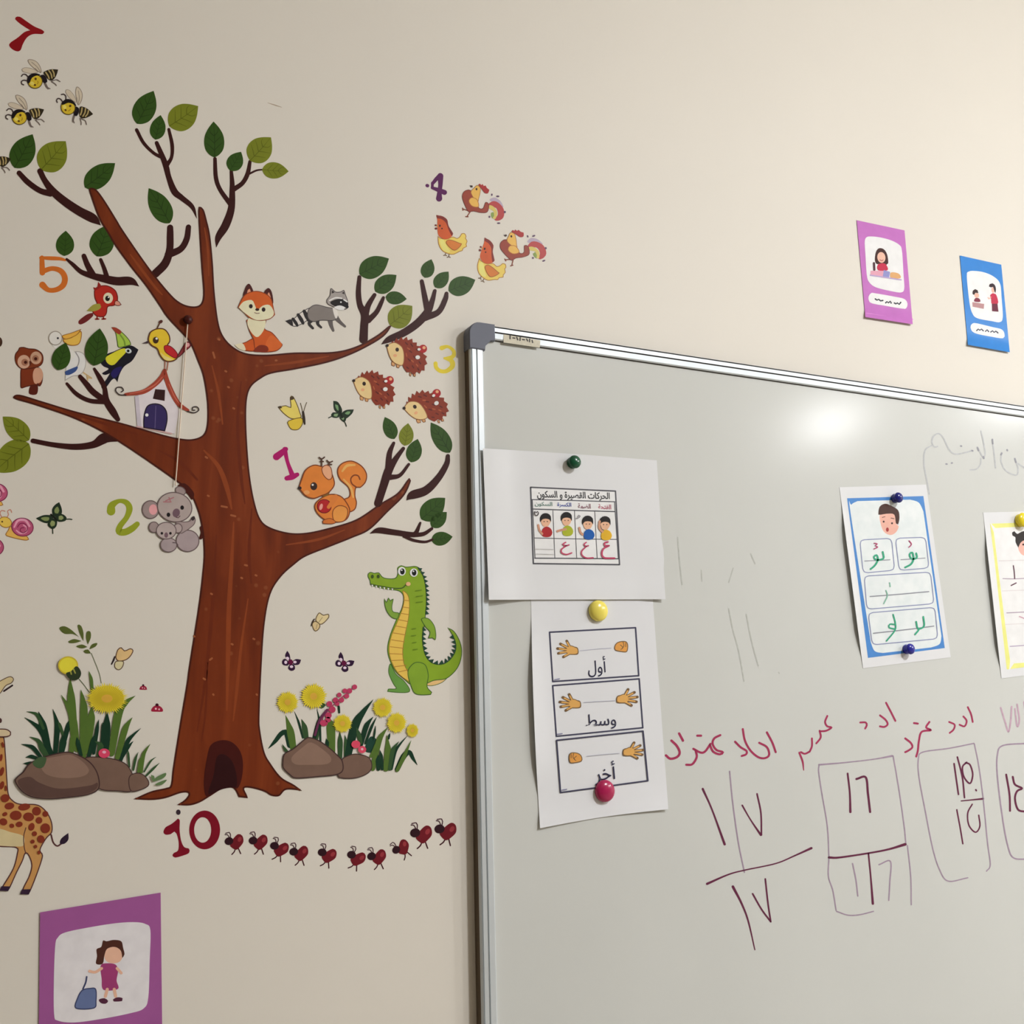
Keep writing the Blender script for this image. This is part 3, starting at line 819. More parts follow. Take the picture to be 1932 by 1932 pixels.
def leaf(bx, by, tx, ty, w, kind=0, layer=None, hook=0.0):
    dx, dy = tx - bx, ty - by
    def q(t, s): return (bx + dx * t - dy * s, by + dy * t + dx * s)
    w *= 1.07
    prof = [(0, 0), (0.06, 0.42), (0.20, 0.84), (0.40, 1.0), (0.62, 0.90), (0.80, 0.58), (0.93, 0.22)]
    pl = [q(t, s * w) for t, s in prof] + [(tx, ty)] + [q(t, -s * w * 0.98) for t, s in reversed(prof[1:])]
    k0 = CUR.layer
    if layer is not None: CUR.layer = layer
    else: CUR.layer = 3
    cor = [False] * len(pl); cor[0] = True; cor[7] = True
    flat('leaf', [smooth_closed([list(p) for p in pl], cor)], [], GREEN[kind][0])
    L = math.hypot(dx, dy)
    st = []
    vw = max(0.7, L * 0.022)
    def rib(a, b, c):
        st.append(ribbon([(*a, vw), (*b, vw * 0.8), (*c, vw * 0.4)], vw))
    rib(q(0.02, 0), q(0.5, 0.015), q(0.95, 0))
    for t in (0.2, 0.4, 0.6):
        for s in (1, -1):
            rib(q(t, 0), q(t + 0.10, s * w * 0.36), q(t + 0.20, s * w * (0.78 if t < 0.5 else 0.42)))
    flat('>vein', [], st, GREEN[kind][1])
    CUR.layer = k0
for a in [(258.4,233.5,289.9,171.4,.285,0), (293.2,263.4,303.1,217,.29,0), (319.4,238,374,200.2,.35,1), (404.8,297,403,229.2,.265,0), (433.8,321.6,454.9,286.4,.35,0),
          (471.7,303.1,511.3,259.1,.37,1), (494.5,319.8,544.7,323.3,.29,1), (320.3,421,280.7,355,.24,0), (27.3,316.6,61.6,253.2,.30,0), (77.4,320.1,124.1,266.4,.36,1),
          (160.1,353.5,217.3,307.8,.26,0), (121.4,482.9,124.1,435.3,.34,0), (183,483.7,204,424,.34,0), (54.9,830.6,5.2,786,.27,1), (54.9,836.8,-12,890.6,.30,1),
          (678.2,517.5,733.9,487.8,.30,0), (708,549.9,748.1,518.8,.30,0), (727.4,560.2,767.5,564.1,.29,0), (735.2,613.3,777.9,577.1,.36,1), (801.1,524,814.1,489.1,.32,0),
          (820.6,542.1,846.4,512.4,.31,0), (846.4,548.6,896.9,527.9,.31,0), (744.2,828.1,726.1,786.7,.27,0), (763.6,841,770.1,798.3,.30,1), (775.3,872.1,788.2,828.1,.30,0),
          (849,854,812.8,797,.22,0), (794.7,979.5,840,939.4,.30,0), (814,994,843,966,.30,0), (813.7,1019,854,1012.6,.30,0)]:
    leaf(*a)
leaf(108.7,698,124.2,646.3,.30,0,24)
leaf(177,689.8,188.4,619.4,.285,0,24)
CUR.layer = 8
TRUNK = ('168,356 181,357 197,377.3 220,414.2 231,432.5 262,478 289,515.3 316,548.4 334.6,567 353.2,576.4 371.8,577.4 381,569 383.2,548.4 380,507 376,445 373.9,397 377,390 384.2,395.2 390.4,415.9 '
         '396.7,444.9 401.8,496.7 404.9,548.4 411.6,604.2 420.7,632.7 438.8,653.4 464.7,666.3 503.5,669 555.3,665 627.8,663.8 671.8,653.4 710.6,632.7 733.9,614.6 739,614 '
         '723.5,635.3 684.7,658.6 645.9,675.4 607,687 555.3,697.4 511.3,705.2 490.6,715.5 475,728.5 467.3,746.6 464.7,777.6 466,829.4 471.2,894 480.2,945.9 492,980 510.4,995.2 545,1005 '
         '577.8,1005 619,996.3 671.5,980 715.7,951 749.4,930.3 767.5,907 772.7,901.8 775.5,907 762.3,935.5 731.3,966.5 697.4,999.6 664.8,1014.8 621.3,1032.2 577.8,1049.6 556,1064.8 530,1088.7 '
         '510.4,1121.3 499.6,1175.7 494,1251.8 489.8,1349.6 491.4,1380 499.3,1419.3 511,1441 530.8,1466.5 554.4,1480.3 570,1492! 540.6,1490 526.8,1502 511,1501 499.3,1494 475.7,1487.2 461,1487.2 '
         '465.9,1500 467.8,1505.9! 450,1504! 444.2,1492 436.4,1486.2 416.7,1490 397,1502 377.4,1513.7 357.7,1519.6 334,1518.7! 349.8,1507.8 355.7,1497 342,1496 312.4,1505.9 285,1509.4 251.5,1507.8! '
         '284.9,1493 314.4,1486.2 322.3,1480.3 326.2,1448.8 337,1380 352,1290 356,1260 374.7,1139.5 383,1067 384,1036 381,1000.8 372.7,963.5 356,928.3 329.2,906 289.9,878.2 238,843 '
         '186.3,811.9 132.5,787 66,764.3 31,754 24.8,748.8 37.3,744.6 82.8,758.1 145,776.7 227.7,797.4 300.2,818.1 335.4,826.4 362.3,828.5 383,820.2 390.3,799.5 390.3,758 383,710.5 '
         '372.7,681.5 360.5,652 349,635.4 316,600 299.4,575.4 274.5,539.2 246.4,504 218.2,465.3 202.4,438.9 186.6,412.5 172.5,373.8')
P('trunk', (112, 48, 22), TRUNK, ((66, 24, 14), 3.2), BARK)
S('>bark_streak', (130, 60, 27), '441,985,2 437,1060,7 432,1150,9 430,1250,8 428,1340,3|468,1130,2 455,1220,5 447,1300,6 440,1360,2|385,850,3 412,880,8 428,920,9 437,960,3|400,690,2 412,740,5 420,800,3|500,690,2 560,683,5 620,672,2|540,1028,2 600,1018,5 650,1000,2|306,556,2 291,540,5 265,506,5 246,480,2|394,520,2 392,470,4 386,430,2', 6)
S('>bark_streak', (98, 38, 16), '408,1010,2 404,1100,6 396,1200,7 385,1300,5 372,1380,2|475,960,2 470,1040,6 474,1100,3|455,720,2 448,800,5 455,900,6 462,950,2|300,850,2 340,872,6 372,905,4|392,1250,2 388,1340,4 380,1400,2|120,775,2 190,797,5 260,820,3', 6)
S('>bark_speckle', (150, 86, 52), '388,862 391,864|418,955 428,957|436,972 444,974|392,935 394,936|462,1066 466,1067|455,1090 457,1091|482,1085 484,1086|478,1205 480,1206|398,1120 400,1121|396,1245 400,1242|384,1280 387,1282|402,1310 403,1311|366,1200 367,1201|484,1310 485,1311|437,1215 439,1216|425,700 427,701|430,730 432,731|412,640 414,641|440,770 442,771|520,680 522,680|402,665 405,675', 3.6)
view(220, 1380, 380)
P('>hollow', (62, 18, 14), '850,610 838,450 868,250 905,130 1000,85 1100,100 1180,180 1212,300 1200,450 1160,545 1100,538 1000,558 900,612')
P('>hollow_shade', (42, 12, 14), '880,600 930,420 960,250 1030,220 1110,290 1150,420 1150,530 1100,536 1000,556')
view(0, 860, 400)
P('>bark_knot', (66, 22, 14), '1620,270 1680,250 1740,300 1770,350 1750,400 1710,350 1660,310|1820,650 1850,640 1850,750 1815,755 1830,700')
tree = finish()

# cord hanging from a nail in front of the trunk
STR = ink((218, 200, 182), 0.7, 0.1, 200)
nail = bpy.data.objects.new('hanging_cord', None); COL.objects.link(nail)
a, b = at(354.5, 604, -0.0028), at(331, 916, -0.0028)
nail.location = (a.x, 0, a.z)
nail['label'] = 'thin pale cord hanging from a nail in the tree trunk'; nail['category'] = 'cord'
V, F = [], []
for p in (a, a.lerp(b, 0.33), a.lerp(b, 0.66), b):
    for i in range(6):
        t = math.radians(60 * i); V.append(p + Vector((0.0007 * math.cos(t), 0.0007 * math.sin(t), 0)))
for k in range(3):
    for i in range(6):
        j = (i + 1) % 6; F.append([k * 6 + i, k * 6 + j, k * 6 + 6 + j, k * 6 + 6 + i])
mesh_object('cord', V, F, STR, nail, True, Vector(nail.location))
v, f = lathe([(0.0022, 0.0), (0.0022, 0.003), (0.0054, 0.0034), (0.0054, 0.0052), (0.003, 0.0066), (0.0001, 0.007)], 18)
mesh_object('nail', [Vector((q.x, -q.z, q.y)) for q in v], f, ink((62, 22, 18), 0.4), nail, True)

# ------------------------------------------------------------------ numbers
def number(label, col, layer=0):
    begin('number_decal', label, 'number decal', 'coloured numbers among the decals', layer=layer, single=True)
view(0, 0, 320)
number('dark red number 7 in the top left corner', (132, 14, 22))
P('digit', (132, 14, 22), '180,195 225,190 300,240 390,300 480,340 505,368 485,388 380,388 310,425 262,500 235,570 195,585 140,560 105,520 120,485 200,430 280,365 345,345! 280,305 210,255 172,215'); finish()
view(0, 240, 340)
number('orange number 5 above the red parrot', (196, 104, 38))
S('digit', (196, 104, 38), '435,1400,30 540,1405,42 640,1410,38 700,1425,24|450,1400,50 452,1480,55 455,1560,60|470,1540,55 560,1515,50 650,1540,58 695,1610,62 680,1690,62 610,1740,55 520,1745,52 455,1690,70'); finish()
view(400, 480, 500)
number('yellow number 3 at the edge of the whiteboard', (212, 192, 50))
S('digit', (212, 192, 50), '1675,682,34 1720,672,22 1762,705,26 1755,745,30 1695,758,16|1695,756,16 1745,775,34 1752,815,36 1710,850,30 1665,850,28 1635,825,28 1630,795,30'); finish()
number('magenta number 1 beside the squirrel', (164, 20, 98))
S('digit', (164, 20, 98), '530,1420,34 550,1510,26 575,1580,32 590,1620,40|538,1420,34 505,1448,46 470,1475,52|545,1632,34 585,1622,42 622,1605,30'); finish()
view(0, 860, 400)
number('olive green number 2 beside the koalas', (142, 152, 40))
S('digit', (142, 152, 40), '1012,505,78 1020,452,66 1085,412,38 1150,425,50 1180,480,58 1155,560,48 1095,640,52 1085,690,60 1140,695,62 1205,662,60 1250,622,48'); finish()
view(780, 300, 280)
number('dark purple number 4 above the chickens', (84, 26, 80))
S('digit', (84, 26, 80), '350,222,80 352,330,58 340,430,58 335,515,80|340,215,50 290,270,50 250,320,40|248,310,36 246,375,36|245,375,36 330,405,56 405,435,66|178,345,44 185,348,44'); finish()
view(220, 1380, 380)
begin('number_decal', 'dark red number 10 under the tree roots', 'number decal', 'coloured numbers among the decals')
P('digit', (118, 14, 34), '450,965 470,920 530,885 590,835! 606,850 605,950 620,1050 650,1110 695,1125 695,1165 640,1190 560,1210 535,1185 550,1165 590,1140 595,1060 575,980 555,960 520,985 470,990')
o_, i_ = epts(845, 945, 148, 186, 0, 48), epts(826, 945, 82, 122, 0, 48)
flat('digit', [], [[(a, b) for a, b in zip(o_ + o_[:1], i_ + i_[:1])]], (118, 14, 34)); finish()
begin('speck_decal', 'tiny dark dot over the number 10', 'wall decal', single=True)
E('dot', (52, 40, 48), (592, 775, 22, 26)); finish()

# ------------------------------------------------------------------ bees
view(0, 0, 320)
def bee(label, hx, hy, rot, scale=1.0):
    begin('bee_decal', label, 'bee decal', 'bees under the number 7')
    XF[0] = (*N(hx, hy), rot, scale, *N(0, 0))
    P('wing', (196, 184, 164), '65,-95 10,-130 -60,-190 -85,-245 -40,-252 20,-225 60,-170 75,-110', ((134, 118, 104), 7))
    P('wing', (196, 184, 164), '30,-100 -60,-90 -140,-110 -155,-135 -120,-160 -40,-150 30,-115', ((150, 136, 122), 6))
    S('>vein', (140, 126, 112), '60,-110 20,-170 -40,-220|40,-110 0,-150', 6)
    S('antenna', (74, 62, 60), '-80,-50 -105,-80 -140,-80 -155,-60', 14)
    S('antenna', (74, 62, 60), '-85,-5 -125,-15 -155,0 -150,30 -130,38', 14)
    S('leg', (112, 100, 94), '120,20 145,70 170,82|108,25 128,62 150,85', 11)
    S('leg', (112, 100, 94), '185,0 225,25 242,45|195,-5 245,-20 285,2', 11)
    P('abdomen', (46, 38, 24), '95,-100 130,-125 190,-140 262,-136! 250,-90 225,-40 190,-10 150,-25 120,-60')
    S('>stripe', (172, 152, 100), '122,-104 148,-65 160,-32|156,-124 182,-85 192,-40|196,-130 214,-95 216,-58', 15)
    P('thorax', (26, 20, 26), '55,-65 95,-78 130,-38 138,5 112,22 82,-5 70,-40')
    E('head', (202, 174, 48), (0, 0, 86, 82), o=((88, 70, 26), 9))
    P('>cap', (24, 18, 22), '-88,18 -86,-45 -45,-86 20,-92 62,-72 10,-66 -35,-42 -55,0 -68,22')
    E('>cheek', (220, 200, 96), (-34, 22, 26, 20, 30))
    E('>eye', (86, 58, 22), (6, -30, 13, 15), (-2, 40, 14, 11))
    S('>smile', (150, 110, 30), '30,-5 36,12 26,28', 7)
    XF[0] = None
    finish()
bee('yellow bee highest under the number 7', 400, 928, 0)
bee('yellow bee at the left, just above the leaves', 222, 1340, 9)
bee('yellow bee lowest right of the three, tail pointing right', 775, 1225, 42)
bee('bee cut by the left edge, only its striped tail showing', -150, 1862, 16, 0.95)

# ------------------------------------------------------------------ birds and owl on the left limb
view(0, 520, 400)
ANI = 'birds around the left limb'
begin('parrot_decal', 'small red parrot under the number 5', 'bird decal', ANI)
P('tail', (104, 34, 34), '850,340 790,355 715,415 730,445 790,420 850,365')
S('leg', (140, 38, 30), '885,370 885,395|940,370 946,395|870,396 900,396|930,396 962,394', 13)
P('body', (172, 40, 30), '860,130 900,95 980,90 1050,130 1075,190 1070,240 1040,275 985,285 975,340 950,375 890,375 850,345 840,300 880,260 860,200', ((112, 26, 20), 9))
P('crest', (140, 32, 26), '865,140! 850,105 882,112 895,55! 922,100')
P('wing', (150, 144, 62), '912,258 850,265 790,322! 850,326 900,310 922,285')
P('beak', (206, 142, 124), '1048,230 1080,230 1108,266! 1085,276 1045,268', ((96, 40, 34), 6))
E('eye_patch', (238, 206, 178), (985, 205, 44, 50)); E('eye', (26, 20, 18), (980, 208, 21, 25)); E('>glint', (235, 235, 235), (989, 197, 7)); finish()

begin('owl_decal', 'brown owl standing over the left limb', 'owl decal', ANI)
P('tail', (84, 30, 20), '280,1000 265,1075 335,1080 342,1000')
P('body', (116, 48, 24), '190,850 185,950 190,1025 240,1015 310,1000 372,1000 392,930 385,870 340,830 230,840', ((76, 30, 20), 8))
P('belly', (196, 148, 122), '305,870 330,840 375,850 392,910 370,970 320,985 300,930')
P('head', (120, 52, 26), '140,710 165,680 175,655 215,650 260,662 330,670 385,710 396,770 372,820 300,846 200,852 150,812 134,760', ((76, 32, 20), 8))
E('eye_disc', (196, 156, 132), (218, 785, 58, 62)); E('>ring', (156, 106, 82), (226, 790, 32)); E('>pupil', (64, 22, 14), (233, 790, 15))
E('eye_disc', (190, 150, 124), (328, 750, 52, 58)); E('>ring', (156, 106, 82), (324, 755, 30)); E('>pupil', (64, 22, 14), (325, 758, 15))
P('beak', (84, 34, 20), '268,775 290,790 272,824!')
S('foot', (84, 34, 24), '345,985 350,1000 365,1002', 12); finish()

begin('pelican_decal', 'white pelican with an orange beak, partly behind a leaf', 'bird decal', ANI)
S('leg', (196, 166, 118), '755,880 790,905 830,930|790,905 800,955|795,930 835,935', 12)
P('body', (214, 212, 210), '600,830 620,760 660,700 720,690 770,720 786,790 765,870 720,910 660,920 590,960! 594,890', ((168, 162, 156), 7))
S('neck', (216, 212, 206), '500,625,50 545,660,60 640,720,90', 50)
S('wing_line', (140, 136, 136), '690,700 720,760 700,830 620,870', 9)
P('wing', (58, 80, 134), '592,876 640,852 708,828 690,872 630,905 595,902')
E('head', (218, 212, 206), (505, 570, 64, 66), o=((150, 140, 126), 8)); E('>eye', (52, 50, 54), (527, 570, 10))
P('pouch', (236, 176, 78), '575,580 650,562 738,505 740,580 712,630 640,637 588,612', ((156, 98, 36), 7))
P('beak', (228, 166, 70), '565,548 650,520 742,486! 700,542 600,582', ((140, 86, 34), 6)); finish()

begin('toucan_decal', 'black toucan with a green beak facing up left', 'bird decal', ANI)
P('body', (26, 24, 34), '915,795! 960,760 968,718 1040,690 1130,650 1200,638 1262,675! 1240,720 1200,780 1130,830 1090,900 1070,972! 1048,940 1020,950 975,1010 945,1045 922,1000 962,955 1002,890! 960,905 930,890 990,850 945,828')
P('belly', (36, 30, 88), '1040,850 1110,830 1080,900 1040,935 1010,900')
P('chest', (206, 200, 50), '965,745 1000,720 1100,670 1142,664 1150,695 1090,760 1040,812 1000,812 968,782')
P('beak', (154, 184, 70), '1015,470! 1060,475 1130,530 1182,590 1196,632! 1150,645 1080,656 1065,600 1050,520', ((70, 88, 40), 7))
P('>tip', (146, 56, 40), '1015,470! 1060,476 1108,510 1086,536 1046,510')
S('>stripe', (110, 140, 50), '1095,540 1130,590 1140,640', 14)
E('eye_patch', (190, 198, 200), (1170, 685, 30, 22, 20)); E('>eye', (20, 20, 24), (1168, 686, 13)); finish()

begin('birdhouse_decal', 'pale birdhouse with a curled red roof on the left limb', 'birdhouse decal', layer=14)
P('house_wall', (214, 206, 210), '1228,1100! 1340,1052 1485,940! 1550,1060 1632,1232! 1592,1442! 1250,1372!')
P('>shade', (190, 182, 192), '1228,1100! 1262,1088! 1290,1380! 1250,1372!')
S('base', (196, 160, 158), '1248,1376 1400,1404 1562,1440', 14)
P('window', (52, 28, 28), '1415,1034! 1505,1042! 1500,1142! 1393,1122!')
P('door', (52, 42, 88), '1306,1388! 1308,1280 1338,1190 1400,1164 1470,1176 1518,1230 1527,1320 1504,1420!', ((32, 24, 36), 10))
E('>knob', (230, 226, 230), (1338, 1270, 15)); S('>panel_line', (88, 76, 120), '1420,1190 1412,1390', 8)
S('roof', (156, 66, 50), '1498,862,26 1470,930,44 1400,1000,44 1300,1060,40 1145,1082,26|1502,862,26 1530,980,44 1590,1110,44 1640,1180,40 1715,1228,24')
S('>roof_light', (190, 100, 80), '1480,925,8 1405,1000,12 1300,1050,10 1180,1078,6|1540,990,8 1592,1105,12 1645,1180,8', 9)
S('curl', (52, 42, 42), '1148,1088 1090,1085 1055,1050 1065,1020 1108,1018 1126,1045 1105,1060', 10)
S('curl', (52, 42, 42), '1708,1236 1770,1250 1812,1225 1796,1196 1757,1200 1755,1226 1776,1226', 10); finish()

begin('yellow_bird_decal', 'yellow bird with a red wing on the birdhouse roof', 'bird decal', ANI, layer=16)
P('tail', (136, 52, 56), '1608,752 1640,690 1702,598 1742,640 1690,690 1640,738', ((84, 30, 36), 8))
E('>tail_spot', (206, 150, 152), (1708, 632, 22, 18, -40))
S('leg', (160, 104, 84), '1505,775 1502,862|1534,775 1522,862', 10)
P('body', (222, 184, 52), '1350,560 1370,510 1430,480 1500,485 1545,540 1552,600 1530,640 1560,680 1625,730 1600,772 1540,788 1490,772 1450,720 1430,670 1380,640 1350,600', ((92, 54, 34), 11))
P('belly', (232, 198, 120), '1462,700 1500,730 1560,755 1580,765 1540,776 1496,760')
P('wing', (178, 38, 44), '1495,640 1540,635 1590,670 1622,720 1600,756 1540,726 1500,690', ((110, 22, 30), 7))
S('crest', (84, 52, 34), '1435,475 1455,435 1465,415', 11); E('>tuft', (84, 46, 40), (1465, 420, 20, 15, -30))
P('beak', (64, 52, 58), '1352,594 1294,618! 1352,616')
E('eye', (62, 42, 24), (1420, 588, 26, 30)); E('>glint', (240, 238, 230), (1427, 574, 11)); finish()

begin('decal_scrap', 'dark scrap of a decal at the left edge beside the owl', 'wall decal', single=True)
E('scrap', (64, 42, 30), (-8, 605, 30, 45)); finish()

# ------------------------------------------------------------------ fox, raccoon, hedgehogs, butterflies, squirrel
view(400, 480, 500)
begin('fox_decal', 'orange fox sitting on the right limb of the tree', 'fox decal', layer=14)
P('tail', (190, 84, 36), '335,702 240,702 165,660! 240,640 300,612 340,645', ((130, 54, 26), 6)); P('>tip', (238, 208, 178), '165,660! 222,648 245,698 200,690')
P('body', (194, 88, 38), '262,470 255,500 272,560 300,620 325,705 460,708 514,665 500,640 440,570 385,540 390,470', ((128, 54, 28), 6))
P('>haunch', (204, 100, 46), '395,640 430,590 480,620 510,662 460,702 400,690')
P('chest', (240, 210, 178), '272,460 258,505 282,562 322,602 350,590 382,540 388,475 330,470')
P('paw', (122, 44, 26), '302,700 345,662 402,670 404,708 310,710')
P('ear', (74, 34, 32), '230,308 245,240 270,213 295,250 303,300'); P('>inner', (214, 150, 120), '255,296 262,258 275,250 285,296')
P('ear', (74, 34, 32), '380,290 408,245 435,272 447,350 430,372'); P('>inner', (206, 140, 112), '405,300 415,276 430,320 425,340')
P('head', (198, 92, 40), '188,386! 232,300 300,268 370,275 430,318 452,400 460,440! 430,468 380,482 330,482 270,462 230,422', ((140, 62, 30), 6))
P('face', (242, 212, 180), '195,386! 230,345 290,333 312,368 330,405 370,374 420,370 452,424 430,462 370,478 310,474 240,428')
E('eye', (44, 30, 32), (283, 378, 14, 16)); E('eye', (44, 30, 32), (376, 402, 14, 16))
E('nose', (52, 34, 34), (330, 402, 15, 10)); S('mouth', (120, 80, 70), '310,424 325,430 345,428', 5); finish()

begin('raccoon_decal', 'grey raccoon with a striped tail walking right', 'raccoon decal')
DK = (52, 49, 50)
S('leg', DK, '728,475,34 708,505,24 735,538,18'); S('leg', DK, '770,475,30 772,508,22 796,532,16')
S('leg', (96, 90, 88), '860,470,40 868,515,28 884,555,18'); S('leg', (96, 90, 88), '900,455,40 930,490,26 970,525,16')
P('tail', (212, 206, 200), '535,485! 590,470 650,420 725,388 716,462 640,516 590,524', ((60, 56, 56), 5))
S('>stripe', (46, 43, 44), '590,470,20 610,498,24 622,518,18|628,440,22 650,475,28 664,502,20|672,414,24 690,450,32 700,478,20', 24); P('>tip', (46, 43, 44), '535,485! 580,474 590,520 565,508')
P('body', (126, 119, 115), '715,385 760,365 840,383 900,398 912,450 890,482 800,482 740,492 702,470 695,420', ((76, 70, 70), 5))
P('chest', (214, 208, 202), '880,388 905,396 918,440 905,470 890,440')
P('head', (158, 151, 147), '835,332 858,298 868,246 902,272 942,270 962,258 974,290 992,345 986,396 930,404 880,382 842,362', ((72, 66, 66), 5))
P('>ear_inner', (60, 54, 54), '872,285 874,262 894,278|946,282 962,270 966,292')
P('mask', (36, 33, 34), '862,348 918,325 975,334 994,372 950,388 890,376')
S('brow', (224, 220, 216), '858,335 900,316 945,320|962,330 985,345', 10)
P('muzzle', (226, 222, 218), '890,386 930,372 970,386 962,404 920,404'); E('nose', (30, 28, 30), (985, 382, 12, 11)); E('eye', (230, 230, 228), (940, 348, 6)); finish()

def hedgehog(label, ox, oy, rot, layer=0):
    begin('hedgehog_decal', label, 'hedgehog decal', 'hedgehogs around the number 3', layer=layer)
    XF[0] = (*N(ox, oy), rot, 1, *N(1280, 660))
    P('foot', (196, 148, 100), '1310,778 1335,790 1330,815 1308,808|1345,795 1370,805 1362,828 1345,822|1440,858 1455,865 1450,888 1438,880|1468,862 1485,865 1482,890 1466,884', ((120, 70, 40), 4))
    P('spines', (128, 50, 30), '1300,650! 1318,628! 1326,640! 1345,605! 1358,626! 1382,598! 1392,620! 1420,598! 1428,624! 1460,612! 1464,640! 1494,640! 1492,664! 1520,668! 1515,690! 1545,702! 1540,722! 1568,742! 1555,762! 1570,795! 1550,808! 1550,845! 1528,842! 1515,868! 1495,852! 1470,878! 1450,856! 1420,858! 1395,820 1388,770 1398,715 1365,665')
    S('>spine_line', (86, 30, 22), '1410,640 1425,655|1450,650 1462,668|1490,690 1502,700|1440,700 1455,712|1470,740 1482,755|1430,760 1445,775|1510,780 1520,795|1460,810 1470,825|1500,830 1508,842|1420,820 1432,830', 9)
    S('>spine_light', (166, 84, 50), '1425,680 1440,690|1455,770 1468,782|1490,800 1500,812|1415,720 1420,740', 9)
    P('face', (230, 190, 136), '1272,662! 1300,645 1340,640 1388,676 1402,740 1392,805 1350,802 1310,772 1285,720', ((150, 100, 62), 5))
    E('eye', (48, 32, 28), (1350, 692, 13, 15)); E('nose', (40, 28, 28), (1278, 662, 11)); E('cheek', (226, 160, 120), (1335, 735, 14, 11))
    E('apple', (158, 34, 36), (1538, 686, 30, 30)); E('>core', (214, 160, 120), (1546, 678, 12))
    E('flower', (236, 224, 214), (1500, 748, 17, 15)); E('flower', (236, 224, 214), (1510, 690, 12, 10))
    XF[0] = None
    finish()
hedgehog('brown hedgehog nearest the number 3, just under the limb', 1280, 662, 0, 8)
hedgehog('brown hedgehog farthest left of the three', 1036, 918, -6)
hedgehog('brown hedgehog lowest of the three, nose down left', 1402, 1118, -30)

begin('butterfly_decal', 'pale yellow butterfly right of the trunk, above the number 1', 'butterfly decal', 'butterfly decals')
S('antenna', (96, 84, 60), '660,1145 652,1110 645,1085|668,1145 680,1105 690,1080', 6)
P('wing', (226, 198, 100), '478,1112! 540,1100 572,1112 568,1042 592,1034 625,1100 642,1150 650,1190 580,1200 520,1160', ((96, 76, 40), 6))
P('wing', (210, 182, 62), '556,1212 650,1188 664,1230 632,1277 580,1278 553,1242', ((110, 88, 40), 6))
P('>tip', (70, 56, 40), '478,1112! 500,1104 512,1118 492,1126|570,1040! 592,1034 600,1052 575,1062')
S('body', (52, 42, 34), '664,1150,16 670,1195,20 676,1236,12', 16); finish()
begin('butterfly_decal', 'small dark green butterfly left of the hedgehogs', 'butterfly decal', 'butterfly decals')
DG = (34, 48, 34)
P('wing', DG, '938,1165 892,1135 884,1068! 918,1076 948,1130'); P('>patch', (112, 148, 104), '922,1140 904,1122 898,1092 918,1100')
P('wing', DG, '942,1165 975,1135 1034,1130! 1020,1162 970,1200'); P('>patch', (112, 148, 104), '968,1160 990,1144 1010,1146 995,1168')
P('wing', DG, '935,1158 880,1152 870,1182 910,1192 942,1172'); P('>patch', (130, 158, 116), '920,1162 890,1164 888,1178 912,1182')
P('wing', DG, '938,1170 978,1190 968,1222 945,1212 928,1188'); P('>patch', (130, 158, 116), '946,1184 964,1192 958,1208 944,1198')
S('wing_tail', DG, '874,1180 850,1192|962,1214 972,1230 980,1252', 7); S('body', (24, 30, 24), '930,1140 950,1190', 12); finish()

begin('squirrel_decal', 'orange squirrel holding a red apple on the lower right limb', 'squirrel decal', layer=14)
OR = (210, 124, 54); OD = (122, 60, 32)
P('tail', OR, '950,1790 1000,1762 992,1700 930,1640 913,1570 948,1520 1020,1503 1092,1540 1130,1600 1122,1660 1082,1702 1052,1702 1046,1760 1057,1810 1042,1862 990,1882 955,1850', (OD, 8))
S('>curl', OD, '1054,1698 1020,1672 1012,1635 1035,1610 1066,1614 1078,1640', 10)
S('>light', (232, 166, 92), '950,1580,14 985,1540,20 1040,1535,14|960,1640,10 1010,1700,18 1030,1770,12', 16)
P('body', OR, '800,1770 870,1745 940,1760 985,1810 1008,1870 980,1936 900,1956 820,1936 760,1882 748,1822', (OD, 8))
P('haunch', (222, 144, 70), '878,1872 920,1830 980,1842 992,1890 962,1946 890,1946', (OD, 6))
P('foot', (196, 110, 50), '806,1940 860,1922 905,1950 880,1966 806,1962', (OD, 5))
E('apple', (166, 34, 38), (818, 1836, 54, 52), o=((104, 20, 26), 6)); E('>shine', (230, 150, 140), (795, 1840, 12, 24, 15))
S('arm', (206, 120, 56), '900,1770,40 875,1810,34 850,1842,26', 32)
E('leaf', (116, 92, 42), (828, 1740, 34, 22, -30))
S('ear_tuft', (78, 52, 40), '800,1540 800,1490|782,1480 800,1492 820,1478|850,1560 856,1515|838,1502 856,1516 878,1508|846,1530 872,1532|790,1508 812,1510', 10)
P('head', OR, '632,1700 650,1640 680,1570 740,1533 800,1543 860,1570 892,1640 892,1690 850,1740 800,1762 740,1782 680,1762 645,1722', (OD, 8))
P('ear', (224, 160, 124), '798,1560 830,1533 868,1552 878,1625 850,1645 812,1612', (OD, 6))
E('eye', (52, 38, 34), (742, 1690, 25, 29)); E('>glint', (238, 234, 226), (734, 1680, 8)); E('nose', (44, 32, 34), (640, 1703, 14, 12))
E('cheek', (230, 150, 90), (690, 1735, 22, 16)); finish()

